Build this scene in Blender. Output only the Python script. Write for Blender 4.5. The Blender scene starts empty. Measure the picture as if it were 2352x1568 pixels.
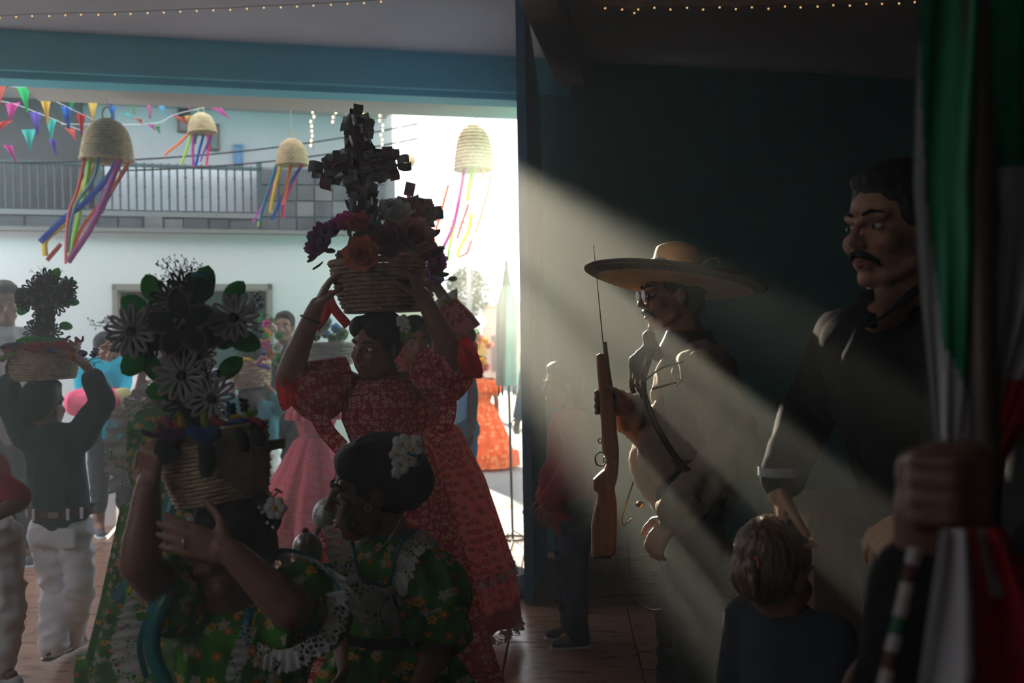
import bpy, bmesh, math, random
from math import sin, cos, pi, sqrt, atan2, tan
from mathutils import Vector, Matrix, noise
random.seed(7)
SC = bpy.context.scene
COL = SC.collection
V = Vector

# ------------------------------------------------------------------ camera
F = 2352 * 35.0 / 36.0
ROLL = math.radians(0.9)
PITCH = math.radians(-0.35)
EYE = V((0, 0, 1.45))
_fw = V((0, cos(PITCH), sin(PITCH)))
_up0 = V((0, -sin(PITCH), cos(PITCH)))
_rt0 = V((1, 0, 0))
RT = _rt0 * cos(ROLL) - _up0 * sin(ROLL)
UP = _up0 * cos(ROLL) + _rt0 * sin(ROLL)
FW = _fw
cam_data = bpy.data.cameras.new('camera')
cam = bpy.data.objects.new('camera', cam_data)
COL.objects.link(cam)
cam_data.lens = 35.0
cam_data.sensor_width = 36.0
cam_data.clip_start = 0.02
cam_data.clip_end = 300
cam_data.dof.use_dof = True
cam_data.dof.focus_distance = 3.15
cam_data.dof.aperture_fstop = 3.2
_m = Matrix((RT, UP, -FW)).transposed().to_4x4()
_m.translation = EYE
cam.matrix_world = _m
SC.camera = cam

def W(px, py, d):
    """a point of the place: along the sight line of a photograph pixel, d metres deep"""
    return EYE + d * (FW + RT * ((px - 1176) / F) + UP * ((784 - py) / F))

# ------------------------------------------------------------------ world, sun, exposure
world = bpy.data.worlds.new('sky'); SC.world = world
world.use_nodes = True
_bg = world.node_tree.nodes['Background']
_bg.inputs['Color'].default_value = (0.95, 0.96, 1.0, 1)
_bg.inputs['Strength'].default_value = 2.7
SUN_AZ, SUN_EL = 0.235, 0.310
sun_data = bpy.data.lights.new('sun', 'SUN')
sun = bpy.data.objects.new('sun', sun_data); COL.objects.link(sun)
sun_data.energy = 21.5
sun_data.color = (1.0, 0.88, 0.68)
sun_data.angle = math.radians(1.3)
sun.rotation_euler = V((SUN_AZ, -1, -SUN_EL)).to_track_quat('-Z', 'Y').to_euler()
sun.location = (-3, 12, 6)
SC.view_settings.view_transform = 'Standard'
SC.view_settings.look = 'None'
SC.view_settings.gamma = 1
SC.view_settings.use_curve_mapping = False
SC.view_settings.exposure = 0.5
HAZE_DENSITY = 0.045
cy = SC.cycles
cy.max_bounces = 4; cy.diffuse_bounces = 3; cy.glossy_bounces = 1; cy.transmission_bounces = 2; cy.volume_bounces = 0; cy.transparent_max_bounces = 6
cy.use_adaptive_sampling = False
cy.caustics_reflective = False; cy.caustics_refractive = False

# ------------------------------------------------------------------ materials
MATS = {}
def _new(name):
    m = bpy.data.materials.new(name); m.use_nodes = True
    return m, m.node_tree.nodes, m.node_tree.links
def mat(name, col, rough=0.7, metal=0.0, var=0.0, scale=8.0, bump=0.0, bscale=40.0, trans=0.0, spec=0.3, emit=0.0, col2=None, stretch=None):
    """plain procedural surface: colour with noise variation, bump grain, optional translucency"""
    if name in MATS: return MATS[name]
    m, N, L = _new(name)
    b = N['Principled BSDF']; out = N['Material Output']
    b.inputs['Base Color'].default_value = (*col, 1)
    b.inputs['Roughness'].default_value = rough
    b.inputs['Metallic'].default_value = metal
    b.inputs['Specular IOR Level'].default_value = spec
    tc = N.new('ShaderNodeTexCoord'); vec = tc.outputs['Object']
    if stretch:
        mp = N.new('ShaderNodeMapping'); mp.inputs['Scale'].default_value = stretch
        L.new(vec, mp.inputs['Vector']); vec = mp.outputs['Vector']
    colsock = None
    if var > 0 or col2:
        n = N.new('ShaderNodeTexNoise'); n.inputs['Scale'].default_value = scale; n.inputs['Detail'].default_value = 5
        L.new(vec, n.inputs['Vector'])
        mx = N.new('ShaderNodeMix'); mx.data_type = 'RGBA'
        c2 = col2 or tuple(c * (1 - var) for c in col)
        mx.inputs['A'].default_value = (*col, 1); mx.inputs['B'].default_value = (*c2, 1)
        rp = N.new('ShaderNodeMapRange'); rp.inputs['From Min'].default_value = 0.35; rp.inputs['From Max'].default_value = 0.65
        L.new(n.outputs['Fac'], rp.inputs['Value']); L.new(rp.outputs['Result'], mx.inputs['Factor'])
        L.new(mx.outputs['Result'], b.inputs['Base Color']); colsock = mx.outputs['Result']
    if bump > 0:
        n2 = N.new('ShaderNodeTexNoise'); n2.inputs['Scale'].default_value = bscale; n2.inputs['Detail'].default_value = 4
        L.new(vec, n2.inputs['Vector'])
        bp = N.new('ShaderNodeBump'); bp.inputs['Strength'].default_value = bump; bp.inputs['Distance'].default_value = 0.01
        L.new(n2.outputs['Fac'], bp.inputs['Height']); L.new(bp.outputs['Normal'], b.inputs['Normal'])
    if trans > 0:
        t = N.new('ShaderNodeBsdfTranslucent'); t.inputs['Color'].default_value = (*col, 1)
        if colsock: L.new(colsock, t.inputs['Color'])
        ms = N.new('ShaderNodeMixShader'); ms.inputs['Fac'].default_value = trans
        L.new(b.outputs[0], ms.inputs[1]); L.new(t.outputs[0], ms.inputs[2]); L.new(ms.outputs[0], out.inputs['Surface'])
    if emit > 0:
        b.inputs['Emission Color'].default_value = (*col, 1); b.inputs['Emission Strength'].default_value = emit
        m.cycles.emission_sampling = 'NONE'
    MATS[name] = m
    return m

def _math(N, L, op, a, b=None):
    n = N.new('ShaderNodeMath'); n.operation = op
    for i, x in enumerate((a, b)):
        if x is None: continue
        if isinstance(x, (int, float)): n.inputs[i].default_value = x
        else: L.new(x, n.inputs[i])
    return n.outputs[0]

def floral(name, base, base2, cols, cell=0.05, petal=0.34, trans=0.3, rows=False):
    """cotton print: five-petalled flowers scattered over UV metres, on a mottled ground"""
    if name in MATS: return MATS[name]
    m, N, L = _new(name)
    b = N['Principled BSDF']; out = N['Material Output']
    b.inputs['Roughness'].default_value = 0.85; b.inputs['Specular IOR Level'].default_value = 0.15
    uv = N.new('ShaderNodeTexCoord').outputs['UV']
    ns = N.new('ShaderNodeTexNoise'); ns.inputs['Scale'].default_value = 14; ns.inputs['Detail'].default_value = 4
    L.new(uv, ns.inputs['Vector'])
    rp = N.new('ShaderNodeMapRange'); rp.inputs['From Min'].default_value = 0.38; rp.inputs['From Max'].default_value = 0.62
    L.new(ns.outputs['Fac'], rp.inputs['Value'])
    g = N.new('ShaderNodeMix'); g.data_type = 'RGBA'
    g.inputs['A'].default_value = (*base, 1); g.inputs['B'].default_value = (*base2, 1)
    L.new(rp.outputs['Result'], g.inputs['Factor'])
    cur = g.outputs['Result']
    for k, (c, sc, pt, cc) in enumerate(cols):
        vo = N.new('ShaderNodeTexVoronoi'); vo.voronoi_dimensions = '2D'; vo.inputs['Scale'].default_value = 1.0
        vo.inputs['Randomness'].default_value = 0.25 if rows else 0.75
        mp = N.new('ShaderNodeMapping'); mp.inputs['Scale'].default_value = (1 / sc, 1 / sc, 1); mp.inputs['Location'].default_value = (k * 3.37, k * 1.71, 0)
        L.new(uv, mp.inputs['Vector']); L.new(mp.outputs['Vector'], vo.inputs['Vector'])
        sub = N.new('ShaderNodeVectorMath'); sub.operation = 'SUBTRACT'
        L.new(mp.outputs['Vector'], sub.inputs[0]); L.new(vo.outputs['Position'], sub.inputs[1])
        sx = N.new('ShaderNodeSeparateXYZ'); L.new(sub.outputs['Vector'], sx.inputs[0])
        ang = _math(N, L, 'ARCTAN2', sx.outputs['Y'], sx.outputs['X'])
        sc2 = N.new('ShaderNodeSeparateColor'); L.new(vo.outputs['Color'], sc2.inputs[0])
        ang = _math(N, L, 'ADD', ang, _math(N, L, 'MULTIPLY', sc2.outputs[0], 6.28))
        pet = _math(N, L, 'ABSOLUTE', _math(N, L, 'COSINE', _math(N, L, 'MULTIPLY', ang, 2.5)))
        rad = _math(N, L, 'MULTIPLY_ADD', pet, 0.45)
        rad.node.inputs[2].default_value = 0.55
        rad = _math(N, L, 'MULTIPLY', rad, pt)
        inside = _math(N, L, 'LESS_THAN', vo.outputs['Distance'], rad)
        keep = _math(N, L, 'GREATER_THAN', sc2.outputs[1], 0.25)
        inside = _math(N, L, 'MULTIPLY', inside, keep)
        centre = _math(N, L, 'LESS_THAN', vo.outputs['Distance'], pt * 0.34)
        fc = N.new('ShaderNodeMix'); fc.data_type = 'RGBA'
        fc.inputs['A'].default_value = (*c, 1); fc.inputs['B'].default_value = (*cc, 1)
        L.new(centre, fc.inputs['Factor'])
        mx = N.new('ShaderNodeMix'); mx.data_type = 'RGBA'
        L.new(inside, mx.inputs['Factor']); L.new(cur, mx.inputs['A']); L.new(fc.outputs['Result'], mx.inputs['B'])
        cur = mx.outputs['Result']
    L.new(cur, b.inputs['Base Color'])
    t = N.new('ShaderNodeBsdfTranslucent'); L.new(cur, t.inputs['Color'])
    ms = N.new('ShaderNodeMixShader'); ms.inputs['Fac'].default_value = trans
    L.new(b.outputs[0], ms.inputs[1]); L.new(t.outputs[0], ms.inputs[2]); L.new(ms.outputs[0], out.inputs['Surface'])
    MATS[name] = m
    return m

def lace_mat(name, col, cell=0.012):
    if name in MATS: return MATS[name]
    m, N, L = _new(name)
    b = N['Principled BSDF']; out = N['Material Output']
    b.inputs['Base Color'].default_value = (*col, 1); b.inputs['Roughness'].default_value = 0.9; b.inputs['Specular IOR Level'].default_value = 0.1
    uv = N.new('ShaderNodeTexCoord').outputs['UV']
    mp = N.new('ShaderNodeMapping'); mp.inputs['Scale'].default_value = (1 / cell, 1 / cell, 1)
    L.new(uv, mp.inputs['Vector'])
    vo = N.new('ShaderNodeTexVoronoi'); vo.voronoi_dimensions = '2D'; vo.feature = 'DISTANCE_TO_EDGE'; vo.inputs['Scale'].default_value = 1
    L.new(mp.outputs['Vector'], vo.inputs['Vector'])
    n = N.new('ShaderNodeTexVoronoi'); n.voronoi_dimensions = '2D'; n.inputs['Scale'].default_value = 0.22
    L.new(mp.outputs['Vector'], n.inputs['Vector'])
    hole = _math(N, L, 'GREATER_THAN', vo.outputs['Distance'], 0.16)
    bare = _math(N, L, 'GREATER_THAN', n.outputs['Distance'], 0.42)
    hole = _math(N, L, 'MULTIPLY', hole, bare)
    tl = N.new('ShaderNodeBsdfTranslucent'); tl.inputs['Color'].default_value = (*col, 1)
    m1 = N.new('ShaderNodeMixShader'); m1.inputs['Fac'].default_value = 0.3
    L.new(b.outputs[0], m1.inputs[1]); L.new(tl.outputs[0], m1.inputs[2])
    tr = N.new('ShaderNodeBsdfTransparent')
    m2 = N.new('ShaderNodeMixShader'); L.new(hole, m2.inputs['Fac'])
    L.new(m1.outputs[0], m2.inputs[1]); L.new(tr.outputs[0], m2.inputs[2]); L.new(m2.outputs[0], out.inputs['Surface'])
    MATS[name] = m
    return m

# ------------------------------------------------------------------ things and parts
ROOT = {}
def _props(o, label=None, cat=None, group=None, kind=None):
    if label: o['label'] = label
    if cat: o['category'] = cat
    if group: o['group'] = group
    if kind: o['kind'] = kind
def thing(name, label, cat, loc, group=None):
    o = bpy.data.objects.new(name, None); COL.objects.link(o)
    o.empty_display_size = 0.1
    o.location = loc; _props(o, label, cat, group)
    ROOT[o.name] = V(loc)
    return o
def base_of(parent):
    return ROOT[parent.name]
def obj(name, verts, faces, material, parent=None, smooth=True, loc=None, uvs=None, label=None, kind=None, cat=None, group=None):
    """one mesh object from points of the place; a child is stored relative to its thing's base"""
    me = bpy.data.meshes.new(name)
    off = base_of(parent) if parent else (V(loc) if loc is not None else V((0, 0, 0)))
    me.from_pydata([tuple(V(v) - off) for v in verts], [], faces)
    if uvs:
        ul = me.uv_layers.new(name='uv')
        for p in me.polygons:
            for li in p.loop_indices:
                ul.data[li].uv = uvs[me.loops[li].vertex_index]
    return meshobj(name, me, material, parent, smooth, off, label, kind, cat, group)
def meshobj(name, me, material, parent, smooth=True, off=None, label=None, kind=None, cat=None, group=None):
    if material is not None: me.materials.append(material)
    if smooth:
        me.polygons.foreach_set('use_smooth', [True] * len(me.polygons))
    me.update()
    o = bpy.data.objects.new(name, me); COL.objects.link(o)
    if parent:
        o.parent = parent; ROOT[o.name] = base_of(parent)
    else:
        o.location = off if off is not None else (0, 0, 0); ROOT[o.name] = V(o.location)
    _props(o, label, cat, group, kind)
    return o
def inst(name, me, M, parent, label=None):
    """a piece that shares mesh data; M places it in the world"""
    o = bpy.data.objects.new(name, me); COL.objects.link(o)
    o.parent = parent; ROOT[o.name] = base_of(parent)
    b = base_of(parent)
    o.matrix_local = Matrix.Translation(-b) @ M
    if label: o['label'] = label
    return o
def shared(name, verts, faces, material, smooth=True):
    me = bpy.data.meshes.new(name); me.from_pydata([tuple(v) for v in verts], [], faces)
    me.materials.append(material)
    if smooth: me.polygons.foreach_set('use_smooth', [True] * len(me.polygons))
    me.update()
    return me

# ------------------------------------------------------------------ shape makers: return (verts, faces)
def join(*vf):
    vs, fs = [], []
    for v, f in vf:
        n = len(vs); vs += list(v); fs += [tuple(i + n for i in q) for q in f]
    return vs, fs
def hexa(c):
    """8 corners: bottom 4 ccw, top 4 ccw"""
    return list(c), [(3, 2, 1, 0), (4, 5, 6, 7), (0, 1, 5, 4), (1, 2, 6, 5), (2, 3, 7, 6), (3, 0, 4, 7)]
def box(x0, x1, y0, y1, z0, z1):
    return hexa([V((x0, y0, z0)), V((x1, y0, z0)), V((x1, y1, z0)), V((x0, y1, z0)), V((x0, y0, z1)), V((x1, y0, z1)), V((x1, y1, z1)), V((x0, y1, z1))])
def bevbox(x0, x1, y0, y1, z0, z1, b=0.004):
    """box with chamfered top rim"""
    vs = [(x0, y0, z0), (x1, y0, z0), (x1, y1, z0), (x0, y1, z0), (x0, y0, z1 - b), (x1, y0, z1 - b), (x1, y1, z1 - b), (x0, y1, z1 - b),
          (x0 + b, y0 + b, z1), (x1 - b, y0 + b, z1), (x1 - b, y1 - b, z1), (x0 + b, y1 - b, z1)]
    fs = [(3, 2, 1, 0), (8, 9, 10, 11)]
    for a in (0, 4):
        for i in range(4): fs.append((a + i, a + (i + 1) % 4, a + 4 + (i + 1) % 4, a + 4 + i))
    return [V(v) for v in vs], fs
def frame(f, up=(0, 0, 1)):
    f = V(f).normalized(); r = f.cross(V(up))
    if r.length < 1e-4: r = V((1, 0, 0))
    r.normalize(); u = r.cross(f)
    return Matrix((r, f, u)).transposed()
def tube(pts, rad, n=6, closed=False, caps=True):
    """round tube along points; rad a number or a list"""
    pts = [V(p) for p in pts]; k = len(pts)
    rr = rad if isinstance(rad, (list, tuple)) else [rad] * k
    vs, fs = [], []
    prev = None
    for i, p in enumerate(pts):
        a = pts[(i - 1) % k] if (closed or i > 0) else p
        c = pts[(i + 1) % k] if (closed or i < k - 1) else p
        t = (c - a)
        if t.length < 1e-9: t = V((0, 0, 1))
        t.normalize()
        if prev is None:
            u = t.cross(V((0, 0, 1)))
            if u.length < 0.05: u = t.cross(V((1, 0, 0)))
        else: u = prev - t * prev.dot(t)
        u.normalize(); prev = u; w = t.cross(u)
        for j in range(n):
            q = 2 * pi * j / n
            vs.append(p + (u * cos(q) + w * sin(q)) * rr[i])
    m = k if closed else k - 1
    for i in range(m):
        for j in range(n):
            a, b = i * n + j, i * n + (j + 1) % n
            c, d = ((i + 1) % k) * n + (j + 1) % n, ((i + 1) % k) * n + j
            fs.append((a, b, c, d))
    if caps and not closed:
        fs.append(tuple(range(n - 1, -1, -1))); fs.append(tuple((k - 1) * n + j for j in range(n)))
    return vs, fs
def ellip(c, r, M=None, nu=16, nv=10):
    c = V(c); r = (r, r, r) if isinstance(r, (int, float)) else r
    vs, fs = [], []
    def put(p):
        p = V((p[0] * r[0], p[1] * r[1], p[2] * r[2]))
        vs.append(c + (M @ p if M else p))
    put((0, 0, -1))
    for i in range(1, nv):
        a = -pi / 2 + pi * i / nv
        for j in range(nu):
            b = 2 * pi * j / nu
            put((cos(a) * cos(b), cos(a) * sin(b), sin(a)))
    put((0, 0, 1))
    for j in range(nu): fs.append((0, 1 + (j + 1) % nu, 1 + j))
    for i in range(nv - 2):
        for j in range(nu):
            a, b = 1 + i * nu + j, 1 + i * nu + (j + 1) % nu
            fs.append((a, b, b + nu, a + nu))
    t = len(vs) - 1; s = 1 + (nv - 2) * nu
    for j in range(nu): fs.append((s + j, s + (j + 1) % nu, t))
    return vs, fs
def cap(a, b, ra, rb, n=12):
    """tapered capsule"""
    a, b = V(a), V(b)
    d = b - a
    if d.length < 1e-5: return ellip(a, max(ra, rb))
    d.normalize()
    pts, rr = [], []
    for q in (-90, -60, -30): pts.append(a + d * ra * sin(math.radians(q))); rr.append(max(ra * cos(math.radians(q)), ra * .04))
    pts.append(a); rr.append(ra); pts.append(b); rr.append(rb)
    for q in (30, 60, 90): pts.append(b + d * rb * sin(math.radians(q))); rr.append(max(rb * cos(math.radians(q)), rb * .04))
    return tube(pts, rr, n)
def prism(poly, depth_vec):
    """polygon extruded along a vector (both faces closed)"""
    k = len(poly); poly = [V(p) for p in poly]; dv = V(depth_vec)
    vs = poly + [p + dv for p in poly]
    fs = [tuple(range(k)), tuple(range(2 * k - 1, k - 1, -1))]
    for i in range(k): fs.append((i, i + k, (i + 1) % k + k, (i + 1) % k))
    return vs, fs
def rounded_prism(poly, dv, bev=0.006):
    """extruded outline with both rims chamfered inwards"""
    poly = [V(p) for p in poly]; k = len(poly); dv = V(dv); n = dv.normalized()
    c = sum(poly, V((0, 0, 0))) / k
    def inset(p, i):
        a, b = poly[(i - 1) % k], poly[(i + 1) % k]
        t = (b - a).normalized(); q = n.cross(t)
        if q.dot(c - p) < 0: pass
        return q
    area = 0
    for i in range(k):
        area += (poly[i] - c).cross(poly[(i + 1) % k] - c).dot(n)
    sg = 1 if area > 0 else -1
    ins = [poly[i] + inset(poly[i], i) * sg * bev for i in range(k)]
    L = [ins, [p + n * bev for p in poly], [p + dv - n * bev for p in poly], [p + dv for p in ins]]
    vs = [p for r in L for p in r]
    fs = [tuple(range(k)), tuple(range(4 * k - 1, 3 * k - 1, -1))]
    for r in range(3):
        for i in range(k):
            a, b = r * k + i, r * k + (i + 1) % k
            fs.append((a, a + k, b + k, b))
    return vs, fs
def grid(fn, nu, nv, closed_u=False):
    """surface fn(i/nu, j/nv) -> point"""
    vs, fs = [], []
    cu = nu if closed_u else nu + 1
    for j in range(nv + 1):
        for i in range(cu): vs.append(V(fn(i / nu, j / nv)))
    for j in range(nv):
        for i in range(nu):
            a = j * cu + i; b = j * cu + (i + 1) % cu
            fs.append((a, b, b + cu, a + cu))
    return vs, fs
def catmull(pts, n=6):
    pts = [V(p) for p in pts]; out = []
    P = [pts[0] * 2 - pts[1]] + pts + [pts[-1] * 2 - pts[-2]]
    for i in range(1, len(P) - 2):
        for k in range(n):
            t = k / n; a, b, c, d = P[i - 1], P[i], P[i + 1], P[i + 2]
            out.append(0.5 * ((2 * b) + (c - a) * t + (2 * a - 5 * b + 4 * c - d) * t * t + (3 * b - a - 3 * c + d) * t ** 3))
    out.append(pts[-1])
    return out

def blob(name, parts, material, parent, voxel=0.01, smooth=4, wrinkle=0.0, wscale=(9, 9, 5), uvproj=False, label=None):
    """one continuous surface grown over overlapping solids (voxel union), smoothed, optionally creased"""
    vs, fs = join(*parts)
    off = base_of(parent)
    me = bpy.data.meshes.new('tmp'); me.from_pydata([tuple(v - off) for v in vs], [], fs)
    tmp = bpy.data.objects.new('tmp', me); COL.objects.link(tmp)
    r = tmp.modifiers.new('r', 'REMESH'); r.mode = 'VOXEL'; r.voxel_size = voxel
    if smooth:
        s = tmp.modifiers.new('s', 'SMOOTH'); s.factor = 0.5; s.iterations = smooth
    dg = bpy.context.evaluated_depsgraph_get()
    m2 = bpy.data.meshes.new_from_object(tmp.evaluated_get(dg))
    bpy.data.objects.remove(tmp); bpy.data.meshes.remove(me)
    m2.name = name
    if wrinkle:
        nn = [v.normal.copy() for v in m2.vertices]
        for v, n in zip(m2.vertices, nn):
            p = v.co
            q = V((p.x * wscale[0], p.y * wscale[1], p.z * wscale[2]))
            a = 1 - abs(noise.noise(q)) * 2.2
            b = noise.noise(q * 2.3 + V((5, 1, 3)))
            v.co = p + n * wrinkle * (a * 0.7 + b * 0.5 - 0.3)
    if uvproj:
        ul = m2.uv_layers.new(name='uv'); uvbox(m2, ul)
    return meshobj(name, m2, material, parent, True, label=label)
def uvbox(me, ul):
    for p in me.polygons:
        for li in p.loop_indices:
            c = me.vertices[me.loops[li].vertex_index].co
            ul.data[li].uv = (c.x + c.y * 0.8, c.z)
# ------------------------------------------------------------------ the setting
M_ceil = mat('painted_ceiling', (0.70, 0.72, 0.78), 0.85, var=0.12, scale=1.5)
M_teal = mat('teal_wall_paint', (0.09, 0.42, 0.44), 0.7, var=0.15, scale=2)
M_beam = mat('blue_beam_paint', (0.16, 0.72, 0.86), 0.6, var=0.12, scale=2)
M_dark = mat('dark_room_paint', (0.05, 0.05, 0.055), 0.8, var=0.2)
M_brown = mat('brown_beam_paint', (0.16, 0.12, 0.11), 0.7, var=0.2)
M_slab = mat('canopy_plaster', (0.62, 0.60, 0.55), 0.85, var=0.1, scale=2)
M_gate = mat('blue_gate_paint', (0.07, 0.25, 0.48), 0.5, var=0.25, scale=3)
M_street = mat('street_concrete', (0.15, 0.15, 0.15), 0.85, var=0.3, scale=2.2, bump=0.25, bscale=30)
M_grout = mat('tile_grout', (0.10, 0.09, 0.08), 0.9)

TW = 0.25                      # how the house front runs: y = FRONT + TW * x
FRONT = 6.6
def front(x, off=0.0):
    """a point of the house front line, off metres outwards"""
    n = V((-TW, 1, 0)).normalized()
    return V((x, FRONT + TW * x, 0)) + n * off
def fbox(x0, x1, o0, o1, z0, z1):
    a, b, c, d = front(x0, o0), front(x1, o0), front(x1, o1), front(x0, o1)
    return hexa([p + V((0, 0, z0)) for p in (a, b, c, d)] + [p + V((0, 0, z1)) for p in (a, b, c, d)])
def struct(name, vf, m, label=None, smooth=False):
    return obj(name, vf[0], vf[1], m, None, smooth, kind='structure', label=label)
ZC = 3.29
# floor: bed plus tiles laid 0.6 m apart, their rows turned 3 degrees
floor = struct('floor', box(-4.6, 3.6, -2.6, 5.6, -0.2, -0.012), M_grout, 'brown tiled floor')
obj('porch_bed', *fbox(-4.7, 3.6, -2.4, 2.0, -0.22, -0.012), M_grout, floor, False)
def tile_mat(name, c1, c2, rough):
    m, N, L = _new(name)
    b = N['Principled BSDF']; b.inputs['Roughness'].default_value = rough; b.inputs['Specular IOR Level'].default_value = 0.9
    tc = N.new('ShaderNodeTexCoord')
    oi = N.new('ShaderNodeObjectInfo')
    add = N.new('ShaderNodeVectorMath'); add.operation = 'ADD'
    cmb = N.new('ShaderNodeCombineXYZ'); L.new(_math(N, L, 'MULTIPLY', oi.outputs['Random'], 20.0), cmb.inputs[0])
    L.new(tc.outputs['Object'], add.inputs[0]); L.new(cmb.outputs[0], add.inputs[1])
    mp = N.new('ShaderNodeMapping'); mp.inputs['Scale'].default_value = (3.0, 14, 1); mp.inputs['Rotation'].default_value = (0, 0, 0.5)
    L.new(add.outputs[0], mp.inputs['Vector'])
    n = N.new('ShaderNodeTexNoise'); n.inputs['Scale'].default_value = 1.6; n.inputs['Detail'].default_value = 6
    L.new(mp.outputs['Vector'], n.inputs['Vector'])
    rp = N.new('ShaderNodeMapRange'); rp.inputs['From Min'].default_value = 0.35; rp.inputs['From Max'].default_value = 0.68
    L.new(n.outputs['Fac'], rp.inputs['Value'])
    mx = N.new('ShaderNodeMix'); mx.data_type = 'RGBA'; mx.inputs['A'].default_value = (*c1, 1); mx.inputs['B'].default_value = (*c2, 1)
    L.new(rp.outputs['Result'], mx.inputs['Factor']); L.new(mx.outputs['Result'], b.inputs['Base Color'])
    rr = N.new('ShaderNodeMapRange'); rr.inputs['To Min'].default_value = rough * 0.7; rr.inputs['To Max'].default_value = rough * 1.5
    L.new(n.outputs['Fac'], rr.inputs['Value']); L.new(rr.outputs['Result'], b.inputs['Roughness'])
    return m
M_tile = tile_mat('wood_look_tile', (0.24, 0.105, 0.058), (0.42, 0.23, 0.15), 0.27)
_tv, _tf = bevbox(-0.2965, 0.2965, -0.2965, 0.2965, -0.012, 0.0, 0.003)
me_tile = shared('floor_tile', _tv, _tf, M_tile, False)
_tr = Matrix.Rotation(math.radians(-3), 4, 'Z')
for i in range(-6, 6):
    for j in range(-3, 9):
        c = V((-0.04, 4.70, 0)) + _tr @ V((0.3 + 0.6 * i, 0.3 + 0.6 * j, 0))
        out = (c.y - FRONT - TW * c.x) / sqrt(1 + TW * TW)
        if out > 1.75 or c.x > 2.6 or c.y < 2.2: continue
        # only where the frame can see it
        if c.x < -0.56 * c.y - 0.5 or c.x > 0.45 * c.y + 0.4: continue
        inst('tile', me_tile, Matrix.Translation(c) @ _tr, floor)
struct('street_ground', box(-30, 40, 6.2, 120, -0.5, -0.06), M_street, 'grey concrete street')
# ceiling, walls
struct('ceiling', fbox(-4.7, 3.7, -9.6, 0.0, ZC, ZC + 0.2), M_ceil, 'pale grey ceiling')
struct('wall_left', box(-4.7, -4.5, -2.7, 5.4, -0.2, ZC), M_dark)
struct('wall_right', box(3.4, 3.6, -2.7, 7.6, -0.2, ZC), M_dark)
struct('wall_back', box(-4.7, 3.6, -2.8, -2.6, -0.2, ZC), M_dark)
struct('wall_front', fbox(0.12, 3.6, 0.0, 0.2, -0.1, ZC), M_teal, 'dark teal wall')
# blue lintel over the wide opening, and the strip of wall over it
struct('trim_1', fbox(-4.7, 0.42, -0.02, 0.26, ZC - 0.235, ZC + 0.2), M_beam, 'blue painted lintel beam over the opening')
struct('trim_2', fbox(-4.7, 0.20, 0.03, 0.23, ZC - 0.275, ZC - 0.235), M_beam)
# canopy slab outside
def slab():
    zb = 3.06
    a = W(75, 213, 6.5); b = W(1190, 261, 7.42)
    o0 = 0.26; o1 = 0.80
    return fbox(a.x + 0.17, 3.6, o0, o1, zb, zb + 0.16)
struct('canopy_slab', slab(), M_slab, 'pale plaster canopy slab outside the opening')
# brown ceiling beam running towards the viewer
_b0, _b1 = front(0.62, -0.0), front(0.34, 0.0)
_n = V((TW, -1, 0)).normalized()
pA, pB = W(1282, 190, 6.6), W(1345, 186, 6.7)
def ceiling_beam():
    a = V((pA.x, FRONT + TW * pA.x - 0.02, 0)); b = V((pB.x, FRONT + TW * pB.x - 0.02, 0))
    d = V((-0.16, -1, 0)).normalized() * 6.0
    z0, z1 = pA.z, ZC + 0.05
    return hexa([V((p.x, p.y, z0)) for p in (a + d, b + d, b, a)] + [V((p.x, p.y, z1)) for p in (a + d, b + d, b, a)])
struct('trim_3', ceiling_beam(), M_brown, 'dark brown ceiling beam')
# tall blue gate leaf, swung in, seen almost edge on
def gate():
    n0 = W(1205, 1392, 5.33); n0.z = 0.012
    f0 = W(1241, 1300, 6.5); f0.z = 0.012
    t = (f0 - n0); t.z = 0; t.normalize(); s = V((-t.y, t.x, 0)) * 0.05
    zn, zf = W(1187, -30, 5.33).z, W(1241, 236, 6.5).z
    return n0, f0, s, zn, zf
_n0, _f0, _s, _zn, _zf = gate()
gate_o = struct('door_1', hexa([_n0, _n0 - _s, _f0 - _s, _f0, *(V((p.x, p.y, z)) for p, z in ((_n0, _zn), (_n0 - _s, _zn), (_f0 - _s, _zf), (_f0, _zf)))]), M_gate, 'tall blue gate leaf swung inwards')
# brown stone block at the foot of the gate
def stone():
    c = W(1188, 1385, 5.5); c.z = 0
    random.seed(3)
    vs, fs = ellip(c + V((0, 0.1, 0.06)), (0.075, 0.16, 0.1), None, 14, 8)
    vs = [V((v.x, v.y, min(max(v.z, 0.0), 0.125))) + V((random.uniform(-1, 1), random.uniform(-1, 1), 0)) * 0.006 for v in vs]
    return vs, fs, c
_sv, _sf, _sc = stone()
so = obj('stone_block', _sv, _sf, mat('brown_stone', (0.22, 0.17, 0.14), 0.9, var=0.4, scale=20, bump=0.5), None, False, loc=_sc)
_props(so, 'rough brown stone block at the foot of the blue gate', 'stone')
# haze: dusty air filling the room
def haze():
    m, N, L = _new('dusty_air')
    N.remove(N['Principled BSDF'])
    vs = N.new('ShaderNodeVolumeScatter'); vs.inputs['Density'].default_value = HAZE_DENSITY
    vs.inputs['Color'].default_value = (0.92, 0.98, 0.93, 1); vs.inputs['Anisotropy'].default_value = 0.55
    L.new(vs.outputs[0], N['Material Output'].inputs['Volume'])
    o = obj('haze', *hexa([V((x, y, z)) for z in (0.002, ZC - 0.002) for x, y in ((-4.49, -2.59), (3.39, -2.59), (3.39, FRONT + TW * 3.39 - 0.04), (-4.49, FRONT - TW * 4.49 - 0.04))]), m, None, False, kind='stuff')
    _props(o, 'dusty air catching the shaft of sunlight in the room', 'haze')
haze()
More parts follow.
